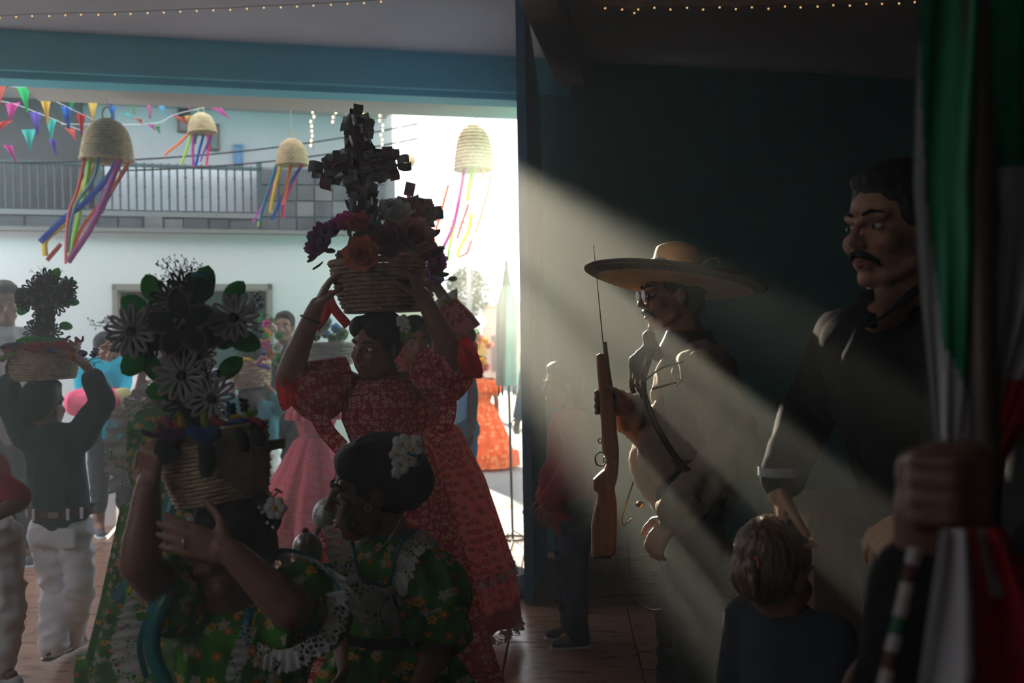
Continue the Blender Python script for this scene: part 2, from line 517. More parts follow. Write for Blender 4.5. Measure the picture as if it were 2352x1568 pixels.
# ------------------------------------------------------------------ across the street
FT, FD = 0.30, 8.80
_fn = V((-FT, 1, 0)).normalized()          # away from the viewer
_fu = V((1, FT, 0)).normalized()           # to the right along the facade
_f0p = V((0, FD, 0))
def fac(px, py, back=0.0):
    d = W(px, py, 1.0) - EYE
    s = ((_f0p + _fn * back - EYE).dot(_fn)) / d.dot(_fn)
    return EYE + d * s
def facbox(px0, px1, py0, py1, b0, b1, ref=None):
    """box on the facade between pixel columns and rows measured on the plane ref metres back, from b0 to b1 metres behind the facade"""
    ref = b0 if ref is None else ref
    my, mx = (py0 + py1) / 2, (px0 + px1) / 2
    u0, u1 = (fac(px0, my, ref) - _f0p).dot(_fu), (fac(px1, my, ref) - _f0p).dot(_fu)
    z1, z0 = fac(mx, py0, ref).z, fac(mx, py1, ref).z
    return ubox(u0, u1, z0, z1, b0, b1)
def ubox(u0, u1, z0, z1, b0, b1):
    c = []
    for z in (z0, z1):
        for u, b in ((u0, b0), (u1, b0), (u1, b1), (u0, b1)):
            p = _f0p + _fu * u + _fn * b; c.append(V((p.x, p.y, z)))
    return hexa(c)
def fu(px, py, back=0): return (fac(px, py, back) - _f0p).dot(_fu)
M_white = mat('white_facade', (0.72, 0.71, 0.70), 0.9, var=0.08, scale=0.8)
M_lav = mat('grey_facade', (0.43, 0.43, 0.45), 0.9, var=0.2, scale=0.9)
M_dkwall = mat('dark_facade', (0.085, 0.085, 0.09), 0.9, var=0.3, scale=1.5)
M_stone = mat('grey_stone', (0.10, 0.108, 0.12), 0.8, var=0.4, scale=5)
M_stone2 = mat('pale_stone', (0.17, 0.175, 0.18), 0.8, var=0.3, scale=5)
M_mortar = mat('mortar', (0.2, 0.205, 0.21), 0.9)
M_rail = mat('dark_green_rail', (0.05, 0.085, 0.095), 0.5)
M_panel = mat('pale_panel', (0.55, 0.58, 0.62), 0.8, var=0.1)
M_glass = mat('dark_pane', (0.03, 0.04, 0.05), 0.15, spec=0.6)
M_frame = mat('brown_frame', (0.12, 0.07, 0.06), 0.6)
_bc = fac(430, 700); _bc.z = -0.06
bld = thing('corner_building', 'white and grey corner building with a railed terrace across the street', 'building', _bc)
uR = fu(910, 560); uL = fu(-120, 560)
zr = lambda py, px=465, b=0: fac(px, py, b).z
z_ledge = zr(537); z_ter = zr(492)
# ground floor wall with a shop opening
ow0, ow1, oz = fu(258, 690), fu(626, 690), zr(652, 440)
wl = obj('ground_floor_wall', *join(ubox(uL, ow0, -0.06, z_ledge, 0, 3.2), ubox(ow0, ow1, oz, z_ledge, 0, 3.2), ubox(ow1, uR, -0.06, z_ledge, 0, 3.2)), M_white, bld, False)
obj('shop_frame', *join(ubox(ow0, ow0 + 0.04, 0.2, oz, -0.015, 0.1), ubox(ow1 - 0.04, ow1, 0.2, oz, -0.015, 0.1), ubox(ow0, ow1, oz - 0.05, oz + 0.0, -0.015, 0.1)), mat('shop_frame_paint', (0.25, 0.24, 0.2), 0.7), bld, False)
um = fu(385, 690)
obj('purple_panel', *ubox(ow0 + 0.04, um, -0.06, oz - 0.05, 0.22, 0.28), mat('purple_panel_paint', (0.16, 0.06, 0.12), 0.8), bld, False)
obj('green_panel', *ubox(um, ow1 - 0.04, -0.06, oz - 0.05, 0.18, 0.24), mat('green_panel_paint', (0.05, 0.13, 0.11), 0.8), bld, False)
obj('ledge', *ubox(uL, uR + 0.02, z_ledge, z_ledge + 0.03, -0.09, 0.2), mat('ledge_stone', (0.2, 0.2, 0.19), 0.9), bld, False)
band = obj('stone_band', *ubox(uL, fu(598, 500), z_ledge + 0.03, z_ter, 0.0, 0.25), M_mortar, bld, False)
px = -110
k = 0
random.seed(11)
while px < 590:
    w = random.choice((46, 58, 70, 84)); p1 = min(px + w, 597)
    obj('stone', *ubox(fu(px + 2, 515), fu(p1 - 2, 515), z_ledge + 0.035, z_ter - 0.03 - random.random() * 0.02, -0.02 - random.random() * 0.015, 0.02), random.choice((M_stone, M_stone, M_stone2)), band, False)
    px = p1; k += 1
obj('terrace_coping', *ubox(uL, fu(598, 490), z_ter - 0.03, z_ter + 0.01, -0.03, 0.3), M_mortar, bld, False)
# terrace floor, parapet clad with dark stone squares
z_par = zr(388, 760)
par = obj('parapet', *ubox(fu(597, 450), uR, z_ledge + 0.03, z_par, 0.0, 0.3), M_mortar, bld, False)
for i in range(8):
    for j in range(4):
        a = 600 + i * 41; t0 = 390 + j * 37
        if a + 38 > 911: continue
        obj('stone_square', *facbox(a, a + 38, t0, t0 + 34, -0.02 - random.random() * 0.01, 0.01, 0), random.choice((M_stone, M_stone, M_stone2)) if j else M_stone, par, False)
# railing
rail = obj('railing', *join(facbox(-110, 600, 374, 381, -0.02, 0.02, 0), facbox(-110, 600, 483, 488, -0.015, 0.015, 0)), M_rail, bld, False)
bz0, bz1 = zr(485), zr(378)
_k = join(box(-0.006, 0.006, -0.006, 0.006, 0, 1), *[ellip((0, 0, q), (0.013, 0.013, 0.03), None, 6, 4) for q in (0.3, 0.72)])
_k2 = join(box(-0.006, 0.006, -0.006, 0.006, 0, 1), ellip((0, 0, 0.5), (0.013, 0.013, 0.03), None, 6, 4))
me_bal = [shared('baluster', *_k, M_rail, False), shared('baluster', *_k2, M_rail, False)]
for i in range(37):
    pxb = -100 + 18.8 * i
    p = fac(pxb, 430); p.z = bz0
    inst('baluster', me_bal[i % 2], Matrix.Translation(p) @ Matrix.Diagonal((1, 1, bz1 - bz0, 1)), rail)
for pxb in (228, 597):
    obj('rail_post', *facbox(pxb - 7, pxb + 5, 374, 489, -0.02, 0.03, 0), M_rail, rail, False)
# upper floor set back behind the terrace
obj('terrace_screen', *facbox(242, 590, 382, 484, 0.2, 0.25), M_panel, bld, False)
UB = 0.4
up = obj('upper_floor_wall', *facbox(185, 902, 205, 500, UB, UB + 1.6), M_lav, bld, False)
obj('dark_upper_wall', *facbox(-160, 188, 185, 495, UB - 0.1, UB + 1.6), M_dkwall, bld, False)
def far_window(a, b, c, d, m, pane):
    f = obj('window', *join(facbox(a - 3, b + 3, c - 3, c + 2, UB - 0.03, UB + 0.01, UB), facbox(a - 3, b + 3, d - 2, d + 3, UB - 0.03, UB + 0.01, UB), facbox(a - 3, a + 1, c, d, UB - 0.03, UB + 0.01, UB), facbox(b - 1, b + 3, c, d, UB - 0.03, UB + 0.01, UB)), m, up, False)
    obj('pane', *facbox(a, b, c, d, UB - 0.015, UB + 0.005, UB), pane, f, False)
far_window(411, 435, 246, 302, M_frame, M_glass)
far_window(484, 501, 288, 343, M_frame, M_glass)
far_window(540, 555, 335, 376, mat('blue_frame', (0.1, 0.2, 0.35), 0.5), mat('blue_pane', (0.1, 0.22, 0.42), 0.3))
far_window(205, 232, 395, 470, M_frame, M_glass)
# roof with an unseen eave, added past the corner to cap the sun shaft
_ze = W(965, 251, 8.5).z + 0.01
obj('roof_and_added_eave', *join(ubox(uL, uR, _ze, _ze + 0.24, -0.06, 2.6), ubox(uR, uR + 0.85, _ze, _ze + 0.24, -0.06, 0.05)), mat('roof_slab', (0.4, 0.4, 0.4), 0.9), bld, False)
# beige rounded wall beyond the corner, raised to cut the sun shaft's foot
def raised_beige_wall():
    a, b = fac(890, 560, 0.5), fac(1012, 560, 0.5)
    ztop = W(960, 492, 8.95).z
    n = 14; t = (b - a); t.z = 0
    poly = [V((a.x, a.y, -0.06)), V((b.x, b.y, -0.06))]
    for i in range(n + 1):
        q = i / n
        h = ztop - 0.03 * (1 - q) - (0.45 * max(0, q - 0.62) / 0.38) ** 2 * 1.2 
        p = b + (a - b) * (1 - q) if False else a + (b - a) * (1 - q)
        qq = 1 - q
        h = ztop - max(0.0, (qq - 0.6) / 0.4) ** 2 * 0.35
        poly.append(V((p.x, p.y, h)))
    return poly
gw = raised_beige_wall()
c0 = V((gw[0].x, gw[0].y, -0.06))
o = obj('raised_beige_wall', *prism(gw, _fn * 0.25), mat('beige_render', (0.55, 0.47, 0.36), 0.9, var=0.15), None, False, loc=c0)
_props(o, 'beige wall with rounded end beside the corner building, raised to cut the sun shaft', 'wall')
# small far house and church front at the end of the street
fh = thing('far_house', 'low sunlit beige house at the far end of the street', 'house', W(1150, 875, 30))
def px_box(px0, px1, py0, py1, d, dep):
    a, b = W(px0, py1, d), W(px1, py0, d)
    return box(a.x, b.x, a.y, a.y + dep, a.z, b.z)
obj('house_wall', *px_box(1108, 1260, 700, 880, 30, 6), mat('house_render', (0.55, 0.42, 0.32), 0.9, var=0.2, scale=1), fh, False)
obj('parapet', *px_box(1104, 1266, 692, 703, 29.9, 6.2), mat('house_coping', (0.6, 0.5, 0.42), 0.9), fh, False)
obj('door', *px_box(1130, 1146, 770, 850, 29.9, 0.2), mat('house_door', (0.2, 0.15, 0.12), 0.7), fh, False)
obj('window', *px_box(1160, 1180, 760, 790, 29.9, 0.2), M_glass, fh, False)
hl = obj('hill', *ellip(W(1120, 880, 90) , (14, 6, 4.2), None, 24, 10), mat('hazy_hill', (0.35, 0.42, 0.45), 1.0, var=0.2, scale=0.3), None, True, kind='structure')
# tree
def tree():
    base = W(1072, 830, 20); base.z = -0.06
    t = thing('street_tree', 'round green tree behind the lamp post down the street', 'tree', base)
    top = W(1072, 720, 20)
    obj('trunk', *tube([base, (base + top) / 2 + V((0.05, 0, 0)), top], [0.12, 0.1, 0.08], 8), mat('bark', (0.2, 0.15, 0.11), 0.9, var=0.3), t)
    c = W(1072, 672, 20)
    random.seed(5)
    vs, fs = [], []
    for i in range(2600):
        while True:
            p = V((random.uniform(-1, 1), random.uniform(-1, 1), random.uniform(-1, 1)))
            if 0.45 < p.length < 1: break
        bump_r = 1 + 0.18 * noise.noise(p * 2.5)
        q = c + V((p.x * 0.47, p.y * 0.47, p.z * 0.56)) * bump_r
        a = V((random.gauss(0, 1), random.gauss(0, 1), random.gauss(0, 1))).normalized(); b = a.orthogonal().normalized()
        s = random.uniform(0.025, 0.05); k = len(vs)
        vs += [q - a * s, q + b * s * 0.45, q + a * s, q - b * s * 0.45]; fs.append((k, k + 1, k + 2, k + 3))
    obj('foliage', vs, fs, mat('tree_leaf', (0.05, 0.10, 0.03), 0.8, var=0.5, scale=6, trans=0.2), t, False, kind='stuff')
tree()
def lamp_post():
    b = W(1079, 940, 14); b.z = -0.06; t = W(1075, 372, 14)
    o = thing('lamp_post', 'tall grey steel lamp post in front of the tree', 'lamp post', b)
    mid = b + (t - b) * 0.36
    M_ = mat('galvanised_pole', (0.33, 0.36, 0.37), 0.5, metal=0.3)
    obj('lower_pole', *tube([b, mid], [0.075, 0.068], 12), M_, o)
    obj('upper_pole', *tube([mid, t], [0.04, 0.03], 10), M_, o)
    obj('collar', *tube([mid - V((0, 0, 0.03)), mid + V((0, 0, 0.04))], [0.078, 0.05], 12), M_, o)
    br = W(1000, 508, 14)
    for dy in (0, 24):
        pa, pb = W(1076, 512 + dy * 0.5, 14), W(1000 + dy, 505 + dy * 0.7, 14)
        obj('arm', *tube([pa, pb], 0.016, 8), M_, o)
    obj('base_plate', *box(b.x - 0.15, b.x + 0.15, b.y - 0.15, b.y + 0.15, -0.06, -0.03), M_, o, False)
lamp_post()
# overhead cables
M_cable = mat('black_cable', (0.02, 0.02, 0.022), 0.6)
for i, (a, b, sag, lab) in enumerate(((( -60, 372, 7.3), (960, 284, 8.35), 0.10, 'thin dark overhead cable crossing above the balcony railing'), ((250, 392, 7.65), (960, 318, 8.35), 0.06, 'second dark overhead cable below the first one'), ((-40, 200, 7.0), (60, 196, 7.1), 0.0, 'short dark cable behind the pennants at upper left'))):
    p, q = W(*a), W(*b)
    pts = [p + (q - p) * t - V((0, 0, sag * 4 * t * (1 - t))) for t in [k / 16 for k in range(17)]]
    o = obj('overhead_cable', *tube(pts, 0.007, 5), M_cable, None, True, loc=p)
    _props(o, lab, 'cable')
# ---------------------------------------------------------------- bunting
PC = {'coral': (0.75, 0.12, 0.09), 'green': (0.03, 0.5, 0.16), 'yellow': (0.85, 0.55, 0.10), 'blue': (0.04, 0.22, 0.65), 'pink': (0.70, 0.06, 0.38),
      'red': (0.70, 0.04, 0.05), 'purple': (0.19, 0.09, 0.52), 'aqua': (0.10, 0.60, 0.55), 'lightgreen': (0.25, 0.6, 0.3), 'lightpink': (0.75, 0.2, 0.5), 'lightblue': (0.2, 0.55, 0.75)}
def bunting(label, d, flags, cord):
    c0 = W(*cord[0], d)
    t = thing('bunting', label, 'bunting', c0)
    pts = catmull([W(x, y, d) for x, y in cord], 6)
    obj('cord', *tube(pts, 0.002, 5), mat('white_cord', (0.7, 0.7, 0.7), 0.8), t)
    for (px, py, w, h, c, lean, tw) in flags:
        a = W(px - w / 2, py, d); b = W(px + w / 2, py + lean * 0.25, d); e = W(px + lean, py + h, d)
        def fn(u, v):
            top = a + (b - a) * u
            p = top + (e - top) * v
            return p + V((0, 1, 0)) * (0.018 * sin(3 * pi * u + tw) * (0.3 + v) + tw * 0.03 * v)
        g = grid(fn, 6, 6)
        vs = g[0] + [p + V((0, 0.0015, 0)) for p in g[0]]
        n = len(g[0]); fs = list(g[1]) + [tuple(i + n for i in reversed(f)) for f in g[1]]
        obj('pennant', vs, fs, mat('plastic_' + c, PC[c], 0.45, trans=0.5, spec=0.5), t)
bunting('near row of bright plastic pennants sloping down from the upper left corner', 6.85,
        [(0, 172, 48, 85, 'coral', -8, 0), (53, 200, 32, 55, 'green', 4, 1), (104, 222, 30, 58, 'yellow', -4, 2), (151, 244, 26, 52, 'blue', 6, 0), (186, 262, 24, 50, 'red', -2, 1), (196, 302, 18, 36, 'blue', 4, 2)],
        [(-40, 165), (20, 180), (104, 221), (200, 268), (240, 285)])
bunting('lower row of plastic pennants at left with purple and aqua flags', 7.1,
        [(30, 238, 36, 40, 'pink', -14, 1), (81, 257, 28, 52, 'purple', 4, 0), (66, 298, 36, 44, 'aqua', -6, 2), (118, 276, 26, 46, 'aqua', -6, 1), (8, 282, 44, 26, 'red', -24, 0), (18, 332, 24, 36, 'pink', 10, 2), (120, 320, 20, 32, 'purple', 4, 1)],
        [(-30, 228), (30, 238), (81, 257), (150, 285), (200, 305)])
bunting('row of pale pennants hanging along the edge of the canopy', 7.45,
        [(168, 214, 26, 38, 'green', -10, 1), (213, 222, 28, 56, 'yellow', 0, 0), (256, 245, 20, 36, 'blue', 2, 1), (303, 222, 14, 36, 'lightgreen', -2, 2), (340, 228, 14, 44, 'lightpink', 4, 0), (370, 240, 18, 26, 'lightblue', 8, 1), (430, 228, 12, 22, 'lightpink', 0, 2), (286, 258, 22, 16, 'aqua', 16, 0), (318, 272, 16, 12, 'coral', 6, 1), (254, 222, 10, 22, 'purple', -2, 1)],
        [(140, 208), (213, 221), (300, 221), (430, 227), (520, 232)])
bunting('faint far row of tiny pennants before the grey upper wall', 7.75,
        [(160, 292, 26, 30, 'coral', 14, 0), (345, 284, 20, 14, 'lightpink', 8, 1), (362, 290, 14, 12, 'green', -2, 2), (405, 262, 30, 26, 'coral', 30, 1), (432, 266, 16, 14, 'yellow', -4, 0), (490, 240, 40, 30, 'lightpink', 34, 2)],
        [(140, 285), (345, 284), (405, 262), (520, 236)])
# ---------------------------------------------------------------- hanging basket bells with ribbons
M_wick = mat('pale_wicker', (0.66, 0.52, 0.31), 0.8, var=0.35, scale=30, bump=0.3, bscale=120, trans=0.1)
RB = {'red': (0.72, 0.05, 0.07), 'lime': (0.45, 0.75, 0.05), 'teal': (0.0, 0.22, 0.35), 'yellow': (0.85, 0.62, 0.03), 'blue': (0.0, 0.12, 0.65), 'magenta': (0.55, 0.05, 0.42), 'orange': (0.85, 0.22, 0.03),
      'pink': (0.85, 0.04, 0.25), 'purple': (0.2, 0.05, 0.4)}
def ribbon(name, pts, w, m, parent, across=(1, 0, 0), twist=0.0):
    pts = catmull(pts, 5); k = len(pts); vs = []
    for i, p in enumerate(pts):
        t = (pts[min(i + 1, k - 1)] - pts[max(i - 1, 0)]).normalized()
        a = V(across); a = (a - t * a.dot(t)).normalized(); n = t.cross(a)
        q = twist * i / (k - 1)
        a = a * cos(q) + n * sin(q); n2 = t.cross(a)
        vs += [p - a * w / 2 + n2 * 0.0006, p + a * w / 2 + n2 * 0.0006, p + a * w / 2 - n2 * 0.0006, p - a * w / 2 - n2 * 0.0006]
    fs = []
    for i in range(k - 1):
        for j in range(4): fs.append((i * 4 + j, i * 4 + (j + 1) % 4, i * 4 + 4 + (j + 1) % 4, i * 4 + 4 + j))
    return obj(name, vs, fs, m, parent)
def bell(label, cx, cy_top, cy_bot, wid, d, ribs, tilt=0.0, cord=.75):
    """upside-down woven basket hung as a bell; ribs: colour, pixel path, width"""
    top, bot = W(cx, cy_top, d), W(cx + tilt, cy_bot, d)
    h = (top - bot).length; R = wid / F * d / 2
    t = thing('hanging_bell', label, 'hanging ornament', bot)
    ax = (top - bot).normalized()
    M3 = frame(V((0, 1, 0)) - ax * ax.y, ax)
    rows = 13
    for k in range(rows):
        q = k / (rows - 1)
        r = R * (1.03 - .20 * q) * sqrt(max(0.06, 1 - (q * 0.965) ** 4.2))
        if k == 0: r *= 1.02
        pts = []
        for i in range(40):
            a = 2 * pi * i / 40
            rr = r * (1 + 0.025 * (1 if (i + k) % 2 else -1))
            pts.append(bot + ax * (h * q) + M3 @ V((rr * cos(a), rr * sin(a), 0)))
        obj('strand', *tube(pts, h / rows * 0.62, 4, True), M_wick, t)
    # loop handle
    ring = []
    rr = R * 0.28
    for i in range(20):
        a = 2 * pi * i / 20
        ring.append(top + ax * rr * 1.05 + M3 @ V((rr * cos(a) * 0.75, 0, rr * sin(a) * 1.1)))
    obj('loop', *tube(ring, R * 0.035, 6, True), mat('cane', (0.35, 0.27, 0.14), 0.7), t)
    z_up = W(cx, cy_top - 40, d).z
    obj('cord', *tube([top + ax * rr * 2.1, top + ax * (rr * 2.1 + cord)], 0.003, 5), mat('string', (0.5, 0.45, 0.38), 0.9), t)
    for i, (c, path, w) in enumerate(ribs):
        off = (random.random() - 0.5) * R
        ribbon('ribbon', [W(x, y, d + off * (0.6 + 0.4 * j / len(path))) for j, (x, y) in enumerate(path)], w / F * d, mat('satin_' + c, RB[c], 0.35, trans=0.4, spec=0.5), t, twist=random.uniform(-0.9, 0.9))
    return t
random.seed(21)
bell('large woven basket bell with rainbow ribbons, leftmost and nearest of the hanging bells', 246, 278, 366, 108, 6.5,
     [('red', [(196, 352), (180, 430), (158, 490), (152, 560), (151, 606)], 8), ('lime', [(208, 352), (196, 430), (180, 500), (160, 590)], 12), ('teal', [(228, 354), (214, 410), (170, 480), (156, 580)], 9),
      ('yellow', [(216, 380), (178, 450), (150, 510), (106, 550), (104, 588)], 14), ('blue', [(268, 372), (250, 405), (200, 460), (150, 500), (92, 556)], 14), ('magenta', [(276, 364), (250, 430), (210, 520), (156, 602)], 14),
      ('orange', [(296, 372), (260, 430), (220, 480), (185, 530), (168, 575)], 8), ('purple', [(292, 384), (268, 420), (240, 470), (232, 490)], 8), ('red', [(140, 560), (108, 598)], 10)], 0, .05)
bell('small woven basket bell with short ribbons hanging before the two dark windows', 462, 262, 304, 60, 7.4,
     [('orange', [(434, 306), (410, 330), (384, 350), (380, 358)], 6), ('lime', [(440, 306), (430, 340), (416, 378)], 6), ('magenta', [(444, 308), (443, 345), (445, 384)], 6), ('teal', [(452, 306), (446, 330), (440, 322)], 6),
      ('blue', [(468, 308), (458, 345), (450, 380)], 6), ('pink', [(478, 308), (478, 345), (474, 382)], 7), ('purple', [(486, 310), (470, 345), (460, 372)], 6)], 3)
bell('woven basket bell with trailing ribbons left of the dark ribbon cross', 670, 322, 378, 68, 7.5,
     [('teal', [(636, 374), (622, 420), (606, 470), (596, 510)], 7), ('yellow', [(648, 376), (634, 420), (622, 480), (626, 488)], 8), ('orange', [(668, 378), (658, 430), (648, 470)], 8), ('pink', [(694, 376), (672, 420), (654, 460), (650, 502)], 8),
      ('blue', [(690, 384), (655, 440), (625, 505)], 7), ('magenta', [(640, 400), (610, 460), (580, 512)], 6), ('lime', [(630, 390), (612, 450), (592, 520)], 5)], 2)
bell('woven basket bell lit from behind against the white sky', 1087, 292, 388, 84, 8.0,
     [('magenta', [(1068, 378), (1058, 440), (1040, 520), (1004, 596)], 9), ('lime', [(1090, 378), (1080, 420), (1072, 462)], 10), ('yellow', [(1111, 380), (1109, 410)], 7), ('orange', [(1128, 400), (1118, 450), (1100, 510), (1092, 536)], 6),
      ('yellow', [(1084, 490), (1076, 530), (1056, 570), (1050, 590)], 9), ('red', [(1076, 468), (1062, 510), (1050, 548)], 6), ('lime', [(1046, 512), (1034, 560), (1028, 600)], 7), ('orange', [(1030, 424), (1012, 490), (990, 570)], 6), ('red', [(1084, 552), (1072, 580), (1050, 592)], 7)], 2)
# warm icicle lights under the canopy edge
M_bulb = mat('warm_bulb', (1.0, 0.72, 0.42), 0.4, emit=2.5)
me_bulb = shared('bulb', *ellip((0, 0, 0), (0.008, 0.008, 0.012), None, 6, 4), M_bulb)
il = thing('icicle_lights', 'warm icicle fairy lights hanging in strands behind the dark ribbon cross', 'string lights', W(850, 250, 7.42))
obj('hanger_wire', *tube([W(690, 229, 7.42), W(930, 243, 7.42)], .003, 5), mat('clear_wire', (0.5, 0.45, 0.38), 0.5), il)
for i, (x, y0, y1) in enumerate(((793, 238, 270), (806, 238, 255), (832, 240, 290), (842, 240, 312), (876, 244, 350), (913, 247, 345), (768, 236, 300), (718, 235, 345))):
    obj('strand', *tube([W(x, y0 - 10, 7.42), W(x + 2, y1, 7.42)], 0.0022, 4), mat('clear_wire', (0.5, 0.45, 0.38), 0.5), il)
    n = int((y1 - y0) / 11)
    for k in range(n):
        inst('bulb', me_bulb, Matrix.Translation(W(x + random.uniform(-5, 5), y0 + 11 * k, 7.42)), il)
# straw hat hanging on the far wall edge
hh = thing('straw_hat', 'round straw hat hanging at the building corner by the sky', 'hat', W(938, 385, 8.3))
c = W(934, 370, 8.3)
obj('brim', *join(ellip(c, (0.075, 0.02, 0.058), None, 20, 8)), mat('straw', (0.6, 0.47, 0.28), 0.8, var=0.2, scale=20), hh)
obj('crown', *ellip(c + V((0, -0.03, 0.0)), (0.032, 0.05, 0.028), None, 14, 8), mat('straw', (0.6, 0.47, 0.28)), hh)
# ------------------------------------------------------------------ figures: one grown body, clothes and hair as parts
SKIN = {}
def skin(name, col):
    return mat(name, col, 0.5, var=0.12, scale=6, spec=0.35)
M_skin = skin('brown_skin', (0.20, 0.09, 0.055))
M_skin2 = skin('tan_skin', (0.34, 0.17, 0.10))
M_hair = mat('black_hair', (0.011, 0.009, 0.009), 0.6, var=0.5, scale=60, bump=0.5, bscale=110, spec=0.22)
M_eyew = mat('eye_white', (0.6, 0.58, 0.55), 0.2)
M_iris = mat('dark_iris', (0.02, 0.012, 0.01), 0.1)
M_lip = mat('lip', (0.22, 0.07, 0.055), 0.45)

def head_parts(c, M, s, child=False):
    """skull, face, nose, lips, ears; local x right, y forward, z up; s = 1 is an adult head 0.23 high"""
    c = V(c)
    E = lambda p, r: ellip(c + M @ (V(p) * s), tuple(q * s for q in r), M, 18, 12)
    C = lambda a, b, ra, rb: cap(c + M @ (V(a) * s), c + M @ (V(b) * s), ra * s, rb * s, 10)
    P = [E((0, -.012, .028), (.076, .094, .088)), E((0, .022, -.042), (.058, .066, .068)), E((0, .064, -.098), (.026, .024, .02)),
         C((0, .088, .012), (0, .110, -.028), .0075, .0105), E((.012, .097, -.034), (.008, .010, .007)), E((-.012, .097, -.034), (.008, .010, .007)),
         C((-.045, .068, .024), (-.012, .083, .02), .011, .010), C((.045, .068, .024), (.012, .083, .02), .011, .010),
         E((.038, .056, -.03), (.026, .03, .026)), E((-.038, .056, -.03), (.026, .03, .026)),
         C((-.016, .086, -.062), (.016, .086, -.062), .0075, .0075), C((-.014, .085, -.073), (.014, .085, -.073), .0085, .0085),
         E((.077, -.008, -.012), (.009, .019, .031)), E((-.077, -.008, -.012), (.009, .019, .031)),
         C((.05, .01, -.075), (.02, .055, -.1), .018, .018), C((-.05, .01, -.075), (-.02, .055, -.1), .018, .018)]
    if child: P.append(E((0, .03, -.05), (.064, .066, .066)))
    return P
def hand_parts(wrist, d, n, s=1.0, curl=(0.5, 0.6, 0.5), side=1, spread=0.12, thumb=0.7, tcurl=0.4):
    """palm and five bent fingers; d points along the fingers, n out of the palm; side says where the thumb is"""
    d = V(d).normalized(); n = V(n); n = (n - d * n.dot(d)).normalized(); l = d.cross(n) * side
    w = V(wrist); P = []
    R = lambda v, a: (v * cos(a) + n * sin(a))
    P.append(cap(w, w + d * .02 * s, .024 * s, .026 * s))
    for o in (-.027, -.009, .009, .027):
        P.append(cap(w + d * .012 * s + l * o * .7 * s, w + d * .085 * s + l * o * s, .0125 * s, .0115 * s, 8))
    lens = (.062, .078, .085, .076)
    for k, o in enumerate((-.029, -.0098, .0098, .028)):
        p = w + d * .088 * s + l * o * s
        a = 0.0; rr = .0098 * s
        dd = (d + l * spread * (k - 1.5) * 0.7).normalized()
        for j, fr in enumerate((.45, .31, .24)):
            a += curl[j]
            q = p + (dd * cos(a) + n * sin(a)) * lens[k] * fr * 1.05 * s
            P.append(cap(p, q, rr, rr * .9, 8)); p = q; rr *= .9
    p = w + d * .02 * s + l * .02 * s
    t1 = (d * .62 + l * (thumb + .25) + n * .25).normalized(); q = p + t1 * .048 * s
    P.append(cap(p, q, .015 * s, .0125 * s, 8))
    t2 = (d * .85 + l * (thumb - tcurl * .6) + n * tcurl).normalized(); r = q + t2 * .034 * s
    P.append(cap(q, r, .0115 * s, .0105 * s, 8))
    t3 = (d * .9 + l * (thumb - tcurl * 1.1) + n * (tcurl * 1.5)).normalized()
    P.append(cap(r, r + t3 * .026 * s, .0105 * s, .009 * s, 8))
    return P
def joints(base, H, f, hs=None, lean=0.0):
    """standing skeleton: base on the ground, height H, facing f"""
    base = V(base); f = V((f[0], f[1], 0)).normalized(); r = f.cross(V((0, 0, 1))); z = V((0, 0, 1))
    hs = hs or (0.235 * H / 1.72 * (1.0 if H > 1.5 else 1 + (1.5 - H) * 0.5)) / 0.235
    J = {'f': f, 'r': r, 'H': H, 'hs': hs, 'hf': f, 'hu': z}
    J['head'] = base + z * (H - .118 * hs) + f * (.02 + lean)
    nk = H - .235 * hs - .055 * H / 1.7
    J['neck'] = base + z * nk + f * lean * .8
    for s, k in ((1, 'R'), (-1, 'L')):
        sh = base + z * (nk - .03 * H) + r * s * .108 * H + f * lean * .8
        J['sh' + k] = sh
        J['el' + k] = sh + r * s * .03 * H - z * .165 * H
        J['ha' + k] = J['el' + k] + f * .05 * H - z * .15 * H
        J['hip' + k] = base + z * .5 * H + r * s * .052 * H
        J['kn' + k] = base + z * .275 * H + r * s * .055 * H + f * .012 * H
        J['an' + k] = base + z * .045 * H + r * s * .058 * H
        J['hd' + k] = V((0, 0, -1)) + f * .3; J['hn' + k] = r * -s
        J['cu' + k] = (0.25, 0.35, 0.3)
    return J
